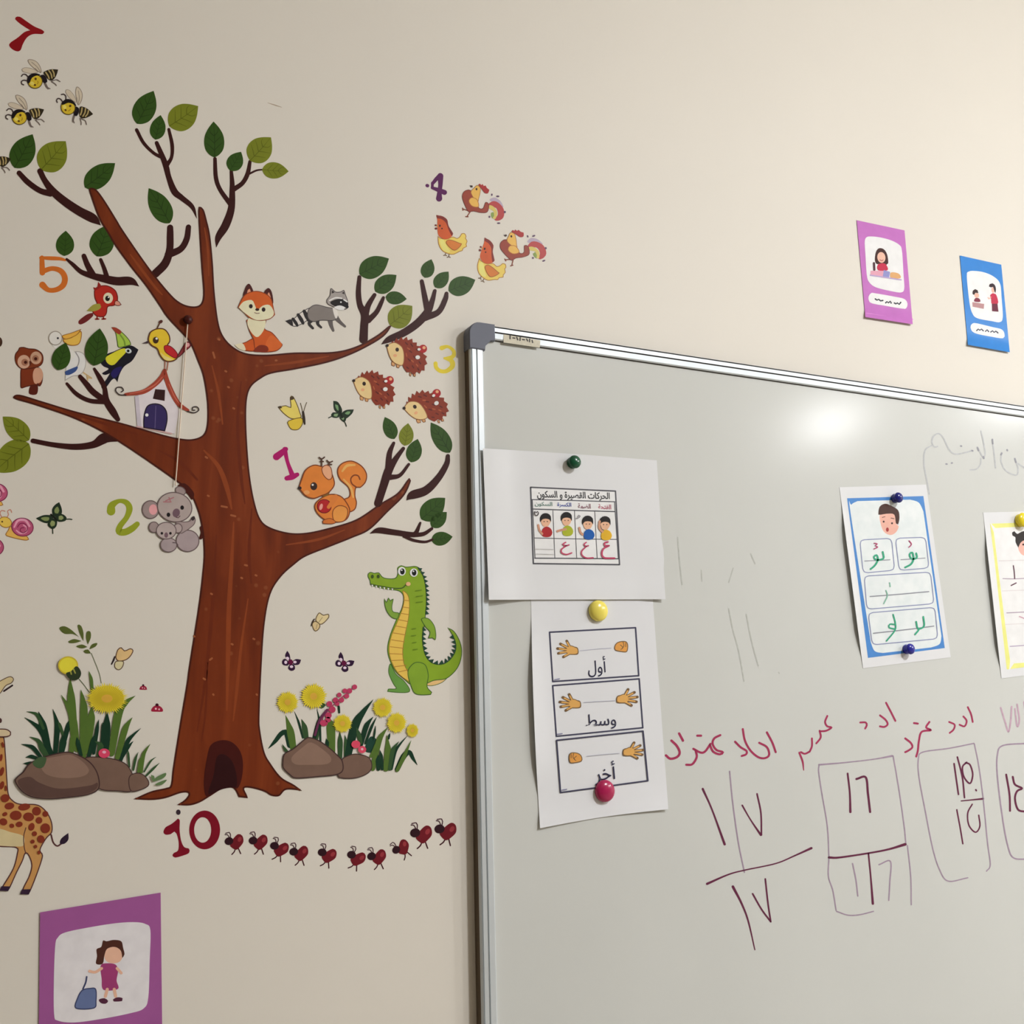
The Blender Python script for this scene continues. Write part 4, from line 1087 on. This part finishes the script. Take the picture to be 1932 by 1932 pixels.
# ------------------------------------------------------------------ chickens
view(780, 300, 280)
def hen(label, ox, oy, rot):
    begin('hen_decal', label, 'chicken decal', 'chickens under the number 4')
    XF[0] = (*N(ox, oy), rot, 1, *N(500, 1110))
    S('foot', (122, 104, 86), '425,1215 412,1250 395,1256|412,1250 430,1258|465,1230 458,1272 440,1280|458,1272 478,1280', 15)
    P('body', (222, 190, 92), '318,1000 345,1025 430,1040 510,1010 570,1030 605,1005 625,970 670,968 690,1010 682,1030 704,1070 690,1110 698,1140 650,1165 640,1195 600,1208 520,1245 440,1232 370,1192 325,1110', ((160, 112, 52), 9))
    P('>belly', (232, 208, 120), '340,1060 390,1050 430,1130 480,1200 440,1215 380,1175')
    P('head', (194, 86, 42), '312,790 305,745 370,750 430,790 462,880 492,940 512,992 440,1042 370,1030 322,985 312,880')
    P('comb', (120, 42, 34), '298,728! 330,735 380,745 440,790 458,870 518,972 502,1002 462,930 422,830 360,780 310,772')
    E('wattle', (104, 36, 34), (290, 862, 15, 12), (294, 905, 17, 15)); P('beak', (196, 140, 80), '318,855! 296,870! 318,890!')
    E('eye', (50, 28, 24), (345, 868, 12, 15)); E('eye', (50, 28, 24), (372, 905, 10))
    P('wing', (200, 118, 52), '422,1090 450,1050 520,1060 600,1092 632,1102 600,1152 540,1192 480,1162', ((150, 84, 40), 8))
    XF[0] = None
    finish()
hen('yellow and orange hen at the left, under the number 4', 500, 1110, 0)
hen('yellow and orange hen lower down, beside the dark green leaf', 995, 1448, 19)
def rooster(label, ox, oy, rot):
    begin('rooster_decal', label, 'chicken decal', 'chickens under the number 4')
    XF[0] = (*N(ox, oy), rot, 1, *N(800, 560))
    S('leg', (126, 66, 46), '730,680 690,665 645,652|640,640 645,668|740,685 720,715 700,745|680,750 712,752', 15)
    P('tail', (172, 158, 176), '990,530 1055,500 1130,545 1172,625 1150,640 1100,575 1030,560', None)
    P('tail', (170, 66, 66), '960,600 1040,548 1120,580 1178,660 1172,760 1110,802 1055,790 1100,720 1080,640 1010,625')
    P('tail', (200, 182, 100), '950,620 1000,600 1055,630 1092,700 1062,785 1015,745 1050,690 1010,660')
    P('tail', (130, 150, 80), '1010,700 1040,690 1050,740 1030,775 1012,745')
    E('>tail_tip', (90, 66, 90), (1022, 465, 10, 16), (1098, 486, 22, 12), (1190, 690, 14, 16), (1110, 835, 22, 11), (990, 752, 12, 14))
    P('body', (142, 62, 46), '632,482 660,420 720,398 762,420 800,480 838,600 862,640 905,640 940,560 985,590 965,690 880,702 780,682 720,692 690,650 650,560', ((96, 38, 32), 7))
    P('neck', (222, 172, 84), '745,430 790,372 830,338 872,370 872,440 852,520 840,565 790,522', ((150, 96, 50), 7))
    P('wing', (226, 172, 84), '718,540 760,498 832,528 852,622 780,624 738,592', ((170, 104, 50), 8))
    P('comb', (156, 46, 44), '846,332 866,320! 884,340 900,325! 915,350 940,345! 955,375 988,400! 972,446 930,442 898,402 870,365')
    P('beak', (60, 40, 36), '770,345 735,342! 748,370 772,368'); E('eye', (60, 34, 28), (822, 392, 12, 16))
    XF[0] = None
    finish()
rooster('brown rooster with a rainbow tail, highest of the chickens', 800, 560, 0)
rooster('brown rooster with a rainbow tail, farthest right of the chickens', 1312, 1172, -20)

# ------------------------------------------------------------------ koalas, snails, butterfly at the left
view(0, 860, 400)
begin('koala_decal', 'grey koala hugging her baby, left of the trunk', 'koala decal', layer=14)
KG, KO = (168, 154, 150), (100, 84, 84)
E('ear', (146, 130, 128), (1372, 490, 80, 86), o=(KO, 9)); E('>inner', (214, 152, 156), (1396, 490, 38, 48))
E('ear', (150, 134, 132), (1645, 320, 52, 40, 30), o=(KO, 8))
E('rump', (160, 145, 147), (1710, 775, 108, 102), o=(KO, 9))
P('arm', (156, 140, 138), '1600,600 1680,600 1730,590 1748,556 1782,572 1775,620 1740,655 1690,690 1640,705', (KO, 7))
E('claw', (56, 46, 48), (1760, 570, 16, 22, 30))
E('head', KG, (1592, 468, 162, 138, 12), o=(KO, 9))
E('eye', (30, 26, 28), (1660, 472, 17, 20)); E('eye', (30, 26, 28), (1535, 537, 17, 20)); E('nose', (108, 84, 94), (1606, 520, 33, 40, 15))
S('brow_mark', (168, 106, 112), '1510,410 1545,395 1582,380|1540,380 1552,410|1490,420 1560,420', 9)
S('mouth', (96, 70, 76), '1640,548 1625,565 1605,560', 8)
E('baby_ear', (152, 136, 134), (1402, 650, 48, 52), o=(KO, 8)); E('baby_ear', (170, 154, 152), (1622, 660, 42, 46), o=(KO, 8))
E('baby_body', (160, 146, 148), (1537, 812, 78, 68), o=(KO, 8)); E('baby_head', (174, 160, 157), (1515, 682, 94, 80), o=(KO, 8))
E('baby_eye', (40, 34, 36), (1475, 706, 12, 13)); E('baby_eye', (40, 34, 36), (1553, 706, 12, 13)); E('baby_nose', (112, 88, 96), (1515, 722, 17, 25))
S('>hand_line', (92, 76, 78), '1575,790 1610,795 1622,815', 8); finish()

begin('butterfly_decal', 'dark green butterfly near the left edge, beside the snails', 'butterfly decal', 'butterfly decals')
P('wing', DG, '482,548 474,490 500,448 540,422! 562,480 560,530 505,556'); P('>patch', (122, 136, 84), '500,520 498,488 525,462 540,500 530,525')
P('wing', DG, '475,545 400,540 326,570! 390,606 440,612 482,575'); P('>patch', (122, 136, 84), '448,562 400,558 372,570 405,592 440,590')
P('wing', DG, '505,550 560,528 606,560 596,592 540,602 508,582'); P('>patch', (136, 148, 96), '535,552 565,545 580,570 560,585 535,580')
P('wing', DG, '470,570 518,588 514,642 480,668 438,640 438,608'); P('>patch', (136, 148, 96), '470,590 500,602 496,636 470,645 456,615')
S('wing_tail', DG, '595,578 630,576 656,580|480,660 482,708', 9); S('body', (24, 28, 22), '465,535 495,562 515,585', 16); finish()

def snail(label, dx, dy):
    begin('snail_decal', label, 'snail decal', 'pink snails at the left edge')
    XF[0] = (*N(dx, dy), 0, 1, *N(0, 0))
    S('antenna', (190, 130, 110), '20,565 0,525 15,498 45,505|60,565 78,535 68,505 95,490 106,515', 9)
    P('body', (222, 172, 86), '48,718 70,680 110,640 255,740 246,772 150,757 60,732', ((158, 104, 50), 7))
    E('head', (220, 184, 82), (48, 605, 62, 50, 20), o=((160, 110, 50), 7)); E('>eye', (70, 50, 30), (20, 600, 8))
    E('shell', (178, 82, 116), (205, 650, 102, 86, 8), o=((118, 38, 70), 8))
    S('>swirl', (218, 148, 172), '130,650,14 165,590,22 230,588,22 268,640,20|150,680,12 185,705,16 235,695,16 245,655,14 215,632,12', 18)
    S('>swirl', (120, 36, 70), '160,650 180,620 215,615 245,640 245,680 210,702 185,685 190,660 215,655', 8)
    XF[0] = None
    finish()
snail('pink shelled snail wholly in view, beside the green butterfly', 0, 0)
snail('pink snail shell above, cut by the left edge', -235, -315)
snail('pink snail shell below, cut by the left edge', -270, 180)

# ------------------------------------------------------------------ crocodile and butterflies
view(480, 980, 420)
begin('crocodile_decal', 'green crocodile standing beside the whiteboard frame', 'crocodile decal')
CG, CO = (126, 156, 40), (66, 98, 42)
P('leg', (98, 144, 66), '1180,1250 1163,1330 1205,1430 1228,1466 1160,1470 1152,1495 1310,1506 1352,1480 1300,1400 1230,1340', (CO, 6))
P('tail_belly', (226, 180, 120), '1490,1390 1600,1380 1690,1350 1640,1410 1560,1442 1495,1440', (CO, 5))
P('body', CG, '986,470 1010,455 1040,465 1080,460 1112,497 1150,510 1220,508 1242,470 1240,420 1275,398 1312,410 1350,408 1400,405 1442,430 1472,500 1492,600 1497,700 1490,800 1480,900 1468,1000 1468,1090 1490,1180 1540,1240 1620,1256 1690,1220 1742,1140 1740,1060 1702,980 1675,938! 1732,968 1782,1050 1802,1140 1787,1240 1742,1320 1662,1385 1560,1400 1490,1430 1420,1450 1350,1432 1300,1390 1230,1330 1180,1240 1153,1130 1175,1010 1230,870 1280,760 1290,665 1250,622 1150,608 1070,590 1010,570 1000,530 984,500', (CO, 7))
P('belly', (228, 182, 84), '1285,618 1330,650 1347,720 1340,850 1310,1000 1290,1130 1300,1250 1342,1340 1342,1412! 1250,1340 1190,1240 1166,1130 1187,1010 1242,880 1287,760 1297,680', ((150, 104, 46), 5))
S('>belly_line', (170, 118, 52), '1298,700 1340,706|1288,760 1340,768|1270,815 1338,826|1250,870 1330,886|1228,925 1320,942|1206,985 1310,1002|1190,1045 1302,1062|1178,1105 1294,1118|1176,1165 1292,1170|1188,1225 1300,1220|1212,1280 1318,1265|1250,1325 1332,1305', 6)
P('leg', (122, 154, 46), '1340,1290 1400,1238 1482,1258 1512,1350 1502,1450 1542,1500 1532,1522 1400,1517 1352,1432 1330,1350', (CO, 7))
P('arm', (118, 150, 58), '1128,685 1145,715 1165,678 1180,702 1207,688 1196,760 1207,800 1257,812 1240,864 1190,852 1150,802 1130,745', (CO, 6))
P('arm', (122, 154, 50), '1448,862 1510,858 1562,920 1578,1000 1570,1048 1545,1030 1508,1032 1522,980 1480,930', (CO, 6))
def spikes(path, size, side):
    q = smooth_open([list(N(*p)) for p in parse(path)[0]]); polys = []
    d = 0; last = q[0]; s = size * VIEW[2]
    for p in q[1:]:
        dx, dy = p[0] - last[0], p[1] - last[1]; l = math.hypot(dx, dy)
        if l >= s:
            nx, ny = -dy / l * side, dx / l * side
            polys.append([(last[0] - nx * s * .2, last[1] - ny * s * .2), (last[0] + dx * .75 + nx * s * .75, last[1] + dy * .75 + ny * s * .75), (p[0] - nx * s * .2, p[1] - ny * s * .2)])
            last = p
    return polys
flat('back_spikes', spikes('1420,415 1465,480 1485,540 1495,620 1498,720 1494,800 1488,850', 34, -1) + spikes('1470,930 1464,1010 1468,1090 1492,1180 1540,1238 1620,1252 1690,1216 1738,1140 1738,1060 1712,990', 38, -1), [], (34, 66, 52))
S('mouth', (60, 84, 36), '1008,562 1100,580 1200,596 1280,596 1312,570', 9)
flat('teeth', [[N(x, y), N(x + 16, y + 3), N(x + 7, y + 24)] for x, y in ((1016, 566), (1050, 574), (1085, 582), (1120, 588), (1155, 594), (1190, 598))], [], (236, 232, 214))
E('nostril', (56, 76, 32), (1025, 495, 12, 17)); E('nostril', (56, 76, 32), (1076, 495, 12, 17))
E('eye', (232, 232, 224), (1280, 450, 34, 38)); E('>pupil', (24, 26, 24), (1284, 452, 20, 27)); E('>glint', (240, 240, 240), (1279, 440, 7))
E('eye', (232, 232, 224), (1384, 462, 34, 36)); E('>pupil', (24, 26, 24), (1386, 462, 20, 27)); E('>glint', (240, 240, 240), (1381, 450, 7))
E('cheek', (216, 168, 126), (1335, 560, 21, 18))
S('scale_line', (98, 128, 34), '1400,620 1450,612|1405,670 1460,662|1405,720 1460,714|1370,950 1400,946|1365,1010 1400,1006|1372,1070 1405,1066|1380,1130 1415,1126', 7); finish()

def cream_butterfly(label, ox, oy, rot, sc):
    begin('butterfly_decal', label, 'butterfly decal', 'butterfly decals')
    XF[0] = (ox, oy, rot, sc, *N(565, 885))
    P('wing', (214, 196, 150), '528,872 560,808 600,828 640,818 650,848 605,900 568,914', ((104, 86, 60), 8))
    P('wing', (206, 184, 138), '498,902 530,880 572,912 562,952 530,974 508,950', ((104, 86, 60), 8))
    S('>vein', (150, 130, 92), '560,890 590,850|545,910 535,950', 5)
    S('body', (64, 50, 40), '520,865,10 505,890,14 492,925,8', 12)
    XF[0] = None
    finish()
cream_butterfly('cream butterfly flying above the two purple butterflies', *N(565, 885), 0, 1)
def purple_butterfly(label, dx, dy):
    begin('butterfly_decal', label, 'butterfly decal', 'butterfly decals')
    XF[0] = (*N(dx, dy), 0, 1, *N(0, 0))
    PU = (46, 22, 52)
    P('wing', PU, '300,1225 266,1185 285,1140! 305,1170 312,1215'); P('wing', PU, '330,1235 360,1212 405,1218! 388,1258 345,1262')
    P('wing', PU, '300,1240 262,1208 240,1232 248,1262 290,1268'); P('wing', PU, '312,1255 292,1292 320,1315 352,1300 345,1262')
    E('>spot', (222, 196, 216), (288, 1206, 16, 13, 50), (352, 1238, 15, 12), (272, 1240, 13, 15), (322, 1278, 15, 12))
    E('body', (92, 18, 58), (314, 1238, 21, 24))
    XF[0] = None
    finish()
purple_butterfly('small dark purple butterfly nearer the trunk', 0, 0)
purple_butterfly('small dark purple butterfly nearer the crocodile', 463, 10)
view(0, 1160, 360)
begin('butterfly_decal', 'orange and cream butterfly left of the trunk, above the yellow flowers', 'butterfly decal', 'butterfly decals')
P('wing', (210, 178, 124), '1168,432 1190,350 1230,328 1262,360 1320,338 1352,362 1320,425 1270,462 1200,472', ((96, 68, 50), 10))
P('wing', (200, 190, 150), '1170,470 1252,470 1242,532 1200,562 1158,530', ((96, 76, 58), 9)); S('body', (48, 34, 36), '1162,425,14 1150,460,18 1130,500,12', 16); finish()
begin('butterfly_decal', 'cream butterfly cut by the left edge above the giraffe', 'butterfly decal', 'butterfly decals')
P('wing', (200, 182, 138), '-40,700 50,640 110,622 142,650 120,692 60,722 0,800 -50,790', ((96, 76, 58), 9)); S('body', (48, 34, 36), '40,772 125,715', 18); finish()
def ladybird(label, cx, cy, r):
    begin('ladybird_decal', label, 'ladybird decal', 'red ladybirds beside the trunk')
    P('wing_case', (150, 30, 58), f'{cx-r},{cy+r*.5} {cx-r*.7},{cy-r*.2} {cx},{cy-r*.5} {cx+r*.8},{cy-r*.1} {cx+r},{cy+r*.55} {cx},{cy+r*.6}')
    E('>spot', (216, 170, 176), (cx - r * .2, cy + r * .1, r * .18), (cx + r * .35, cy + r * .2, r * .16))
    E('head', (60, 16, 34), (cx, cy - r * .55, r * .28, r * .26)); finish()
ladybird('smaller red ladybird, the upper one beside the trunk', 1450, 735, 40)
ladybird('larger red ladybird, the lower one beside the trunk', 1590, 945, 60)

# ------------------------------------------------------------------ flower clumps
GD, GL, GM = (22, 52, 36), (78, 104, 44), (50, 78, 46)
SHADE = {'d': GD, 'g': GL, 'm': GM}
def blades(lst):
    for bx, by, mx, my, tx, ty, w, c in lst:
        S('blade', SHADE[c], f'{bx},{by},{w*.8} {mx},{my},{w} {(mx+tx)/2+(mx-(bx+tx)/2)*.2},{(my+ty)/2+(my-(by+ty)/2)*.2},{w*.6} {tx},{ty},3')
def flower(cx, cy, rx, ry, n=30):
    pl = []
    for i in range(2 * n):
        t = math.pi * i / n; k = 1.06 if i % 2 == 0 else 0.80
        k *= 1 + 0.06 * math.sin(5.3 * i)
        pl.append(xf(*N(cx + rx * k * math.cos(t), cy + ry * k * math.sin(t))))
    flat('flower_head', [pl], [], (214, 196, 52))
    st = []
    for i in range(n):
        t = 2 * math.pi * (i + .5) / n
        st.append(ribbon([(cx + rx * .3 * math.cos(t), cy + ry * .3 * math.sin(t)), (cx + rx * .82 * math.cos(t), cy + ry * .82 * math.sin(t))], max(4, rx * .05)))
    flat('>petal_line', [], st, (186, 164, 40))
    E('>centre', (204, 160, 62), (cx, cy, rx * .27, ry * .27))
begin('flower_decal', 'clump of dandelions and grass behind stones, left of the trunk', 'flower decal')
S('stem', (112, 116, 92), '1025,690 1000,580 925,390', 9); S('stem', (96, 104, 80), '800,650 850,710 905,785', 9)
for s in ('600,135 650,115 720,150 800,225! 740,195 650,190', '785,105 820,110 845,180 845,265! 810,200', '690,270 750,245 825,265! 760,285 700,285', '880,170 915,170 920,230 890,300! 870,230', '770,320 830,300 885,325! 830,340', '905,350! 930,300 985,285 970,320', '845,365 890,350 920,390! 870,390'):
    P('sprig_leaf', (84, 94, 44), s)
blades([(500,1420,440,1150,390,980,80,'d'),(520,1400,420,1180,250,1040,56,'d'),(440,1150,380,1020,270,980,34,'m'),(560,1400,580,1150,535,955,56,'d'),(650,1250,610,1130,590,1080,34,'m'),(640,1330,690,1130,775,1030,50,'d'),
        (460,1400,400,1290,300,1235,44,'m'),(420,1450,340,1350,215,1310,44,'d'),(370,1450,320,1435,262,1442,40,'d'),(400,1530,320,1508,235,1505,46,'d'),(480,1440,430,1360,380,1290,60,'m'),
        (760,1330,725,900,710,640,84,'g'),(780,1360,740,1060,620,810,76,'g'),(840,1430,850,1000,820,760,80,'g'),(880,1380,920,1080,930,930,80,'g'),(935,770,925,660,900,570,34,'g'),
        (1070,1400,1080,1150,1085,980,78,'d'),(1130,1400,1200,1000,1370,820,84,'g'),(1190,1440,1260,1180,1340,1040,64,'g'),(1220,1480,1290,1290,1425,1150,44,'d'),(1230,1460,1300,1340,1350,1280,30,'d'),
        (950,1400,980,1180,1000,1060,40,'d'),(1030,1400,1050,1150,1040,1090,48,'d'),(620,1400,640,1290,630,1220,70,'d'),(720,1400,740,1260,760,1180,60,'g'),(900,1430,940,1290,950,1220,50,'d'),(1000,1420,1020,1330,960,1280,60,'m'),
        (820,1420,790,1300,780,1240,44,'d'),(1310,1540,1300,1420,1295,1370,24,'m'),(1350,1570,1370,1470,1400,1390,26,'m'),(1430,1590,1450,1430,1520,1310,40,'g'),(1460,1590,1520,1490,1580,1440,18,'m'),(1480,1630,1550,1560,1615,1500,24,'m'),(1400,1590,1420,1480,1440,1430,30,'g')])
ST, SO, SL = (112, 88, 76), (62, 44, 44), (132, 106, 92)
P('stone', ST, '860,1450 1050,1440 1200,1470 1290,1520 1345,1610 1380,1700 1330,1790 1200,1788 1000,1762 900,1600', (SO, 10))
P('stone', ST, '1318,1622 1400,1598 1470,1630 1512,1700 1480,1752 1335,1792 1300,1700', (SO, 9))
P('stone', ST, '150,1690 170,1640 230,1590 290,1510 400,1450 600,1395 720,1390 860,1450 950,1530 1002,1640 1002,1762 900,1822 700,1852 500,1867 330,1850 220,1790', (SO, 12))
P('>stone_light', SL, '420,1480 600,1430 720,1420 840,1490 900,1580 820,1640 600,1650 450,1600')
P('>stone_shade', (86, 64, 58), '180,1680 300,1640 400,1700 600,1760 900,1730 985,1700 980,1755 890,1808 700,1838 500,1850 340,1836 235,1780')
P('moss', (66, 88, 58), '330,1500 400,1440 470,1450 440,1540 380,1550')
for s in ('1545,1690 1590,1640 1680,1600 1660,1650', '1570,1720 1620,1690 1690,1670 1640,1720', '1530,1620 1560,1630 1565,1690 1540,1670'): P('sprig_leaf', (92, 118, 76), s)
E('flower_head', (222, 206, 62), (690, 512, 102, 92), o=((196, 176, 50), 14))
P('>calyx', (44, 56, 36), '668,592 720,570 770,520 805,545 822,595 800,645 750,664 700,645')
S('>calyx_line', (150, 150, 70), '715,575 722,600|745,550 762,590', 14)
flower(1083, 848, 204, 152, 52)
E('pink_flower', (204, 66, 98), (1055, 1402, 58, 48)); E('>centre', (240, 160, 180), (1055, 1390, 20, 15))
finish()
view(480, 1260, 340)
begin('flower_decal', 'clump of dandelions and pink berries behind stones, right of the trunk', 'flower decal')
S('bent_blade', GD, '380,830,62 345,700,62 290,705,52 220,790,40 150,865,6'); S('bent_blade', GD, '1530,1090,52 1600,950,62 1660,905,50 1700,970,36 1745,1040,6')
P('dark_leaf', (28, 62, 50), '1180,880 1240,740 1310,770 1315,860 1250,910')
blades([(420,880,390,700,335,510,80,'g'),(560,770,540,650,505,550,60,'m'),(520,750,480,600,430,470,24,'d'),(660,760,690,600,780,440,60,'m'),(640,760,680,620,740,520,50,'d'),(710,820,700,600,670,440,26,'d'),
        (830,920,820,650,800,540,92,'g'),(780,860,780,800,770,760,40,'d'),(720,420,745,400,712,350,40,'m'),(910,480,905,420,895,380,24,'d'),(920,960,920,800,915,690,56,'m'),(980,960,985,840,970,720,50,'m'),(1000,950,1080,620,1275,340,92,'d'),
        (1140,830,1195,640,1275,525,56,'d'),(1190,810,1250,650,1310,530,30,'d'),(1140,800,1120,720,1095,640,50,'m'),(1280,760,1290,690,1300,620,22,'d'),(1270,1080,1330,800,1430,640,64,'g'),(1250,950,1350,740,1400,690,40,'g'),(1410,1085,1430,900,1420,720,70,'g'),(1440,760,1445,730,1455,700,24,'d'),
        (1370,1085,1360,960,1345,880,40,'d'),(1330,1085,1325,1000,1330,930,50,'d'),(1470,1085,1510,900,1640,730,34,'d'),(1450,1085,1480,900,1550,790,46,'m'),(1530,1100,1600,960,1680,780,44,'g'),(350,890,320,860,300,820,26,'m'),(360,900,330,885,310,882,24,'m')])
S('berry_stem', (150, 58, 88), '690,600 780,470 900,350 1075,205', 13); S('berry_stem', (96, 44, 74), '650,720 700,560 780,450', 26)
E('berry', (176, 58, 92), (1075, 205, 27), (1020, 247, 29), (970, 246, 25), (990, 302, 27), (910, 290, 25), (935, 345, 28), (870, 345, 29), (890, 385, 24), (805, 387, 31), (835, 447, 36), (795, 510, 34), (790, 555, 30), (745, 592, 42, 34))
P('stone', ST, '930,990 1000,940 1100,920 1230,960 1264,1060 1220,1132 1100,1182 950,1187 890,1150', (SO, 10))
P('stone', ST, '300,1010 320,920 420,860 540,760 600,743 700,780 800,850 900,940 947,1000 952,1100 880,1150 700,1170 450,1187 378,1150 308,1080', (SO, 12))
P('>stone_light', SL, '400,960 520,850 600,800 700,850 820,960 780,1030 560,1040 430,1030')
for f in ((355, 370, 116, 116), (635, 305, 138, 136), (945, 597, 100, 100), (1375, 425, 106, 106), (1525, 590, 106, 112), (1695, 672, 66, 74)): flower(*f, 32)
E('pink_flower', (206, 72, 96), (1088, 820, 48, 42)); E('pink_flower', (206, 72, 96), (1155, 876, 44, 38)); E('>centre', (240, 170, 180), (1155, 872, 14)); finish()

# ------------------------------------------------------------------ giraffe
view(0, 1340, 360)
begin('giraffe_decal', 'spotted giraffe at the left edge, its head out of the picture', 'giraffe decal')
GT, GO = (186, 138, 82), (84, 50, 50)
S('tail', GO, '518,1262 540,1340 580,1375 622,1350', 16); P('>tuft', (44, 30, 48), '608,1352 620,1300 692,1243! 692,1310 652,1352')
P('body', GT, '-200,120! -60,130 0,262 42,270 60,450 75,700 90,850 130,910 200,945 360,950 440,990 502,1070 532,1160 527,1240 480,1290 440,1350 410,1420 436,1472 400,1600 332,1780 292,1866! 205,1862! 240,1780 290,1680 316,1580 300,1500 262,1450 230,1530 170,1650 112,1780 82,1832! -5,1828! 30,1770 130,1600 170,1450 160,1395 0,1385 -120,1370 -160,1200 -150,900', (GO, 12))
P('belly', (200, 184, 142), '-150,1180 0,1200 100,1232 235,1275 238,1368 150,1380 0,1372 -120,1358')
S('leg_line', GO, '262,1190 240,1280 246,1390 262,1450', 9)
for e in ((95,970,50,35),(245,980,62,35),(370,1022,45,45),(160,1065,60,48),(290,1080,55,44),(395,1115,34,34),(460,1050,30,30),(35,1130,40,36),(195,1155,35,28),(120,1170,25,22),(50,1052,26,20),(320,1180,30,40),(460,1195,48,50),(350,1250,25,25),(415,1305,36,40),(330,1330,22,20),(52,890,44,40),(20,760,22,42),(20,620,20,46),(12,480,14,38),(360,1380,18,18),(60,790,10,30),(395,1440,16,20),(30,350,12,30)):
    E('spot', (124, 50, 34), (*e, (e[0] * 7) % 50 - 25))
P('hoof', (52, 34, 54), '14,1782! 110,1784! 82,1832! -5,1828!'); P('hoof', (52, 34, 54), '222,1815! 312,1812! 292,1866! 205,1862!')
P('ear', (204, 186, 152), '-40,195 60,188 112,220 112,250 70,272 -40,266', (GO, 11)); E('horn', (70, 44, 44), (0, 105, 20, 26)); finish()

# ------------------------------------------------------------------ ants in a row
view(220, 1380, 380)
WHICH = ['nearest the number 10', 'second from the number 10', 'third from the number 10', 'fourth from the number 10', 'fifth from the number 10', 'sixth from the number 10',
         'fourth from the whiteboard', 'third from the whiteboard', 'second from the whiteboard', 'nearest the whiteboard']
for i, (ax, ay, rot, sc) in enumerate([(442.3,1588.5,0,1),(487.5,1588.5,6,1),(526.8,1601,22,1),(564.2,1609.5,6,1),(617,1613,20,1),(671.7,1618.5,26,1),(711.3,1617,0,1),(757,1600.5,-26,.95),(795,1574,4,1.16),(840.7,1567.8,10,1.16)]):
    begin('ant_decal', 'small dark red ant in the bottom row, ' + WHICH[i], 'ant decal', 'row of ten ants')
    XF[0] = (ax, ay, rot, sc, *N(1130, 1060))
    S('leg', (62, 22, 30), '1140,1125 1128,1155 1105,1180|1165,1115 1178,1145 1190,1172', 11)
    S('antenna', (70, 40, 50), '1092,1015 1092,985 1080,968 1045,978|1080,1015 1062,990 1040,990', 9)
    P('body', (104, 24, 34), '1085,1085 1118,1030 1165,985 1205,1000 1217,1055 1188,1102 1150,1135 1110,1118')
    E('>shine', (140, 50, 56), (1180, 1035, 18, 26, 25))
    E('head', (44, 20, 28), (1078, 1052, 42, 37, -20))
    XF[0] = None
    finish()

# a short scratch in the paint
view(220, 150, 340)
begin('wall_scratch', 'short thin scratch in the cream paint above the tree', 'scratch', single=True)
S('scratch', (164, 146, 126), '1620,250,4 1700,275,10 1770,298,4', 8); finish()
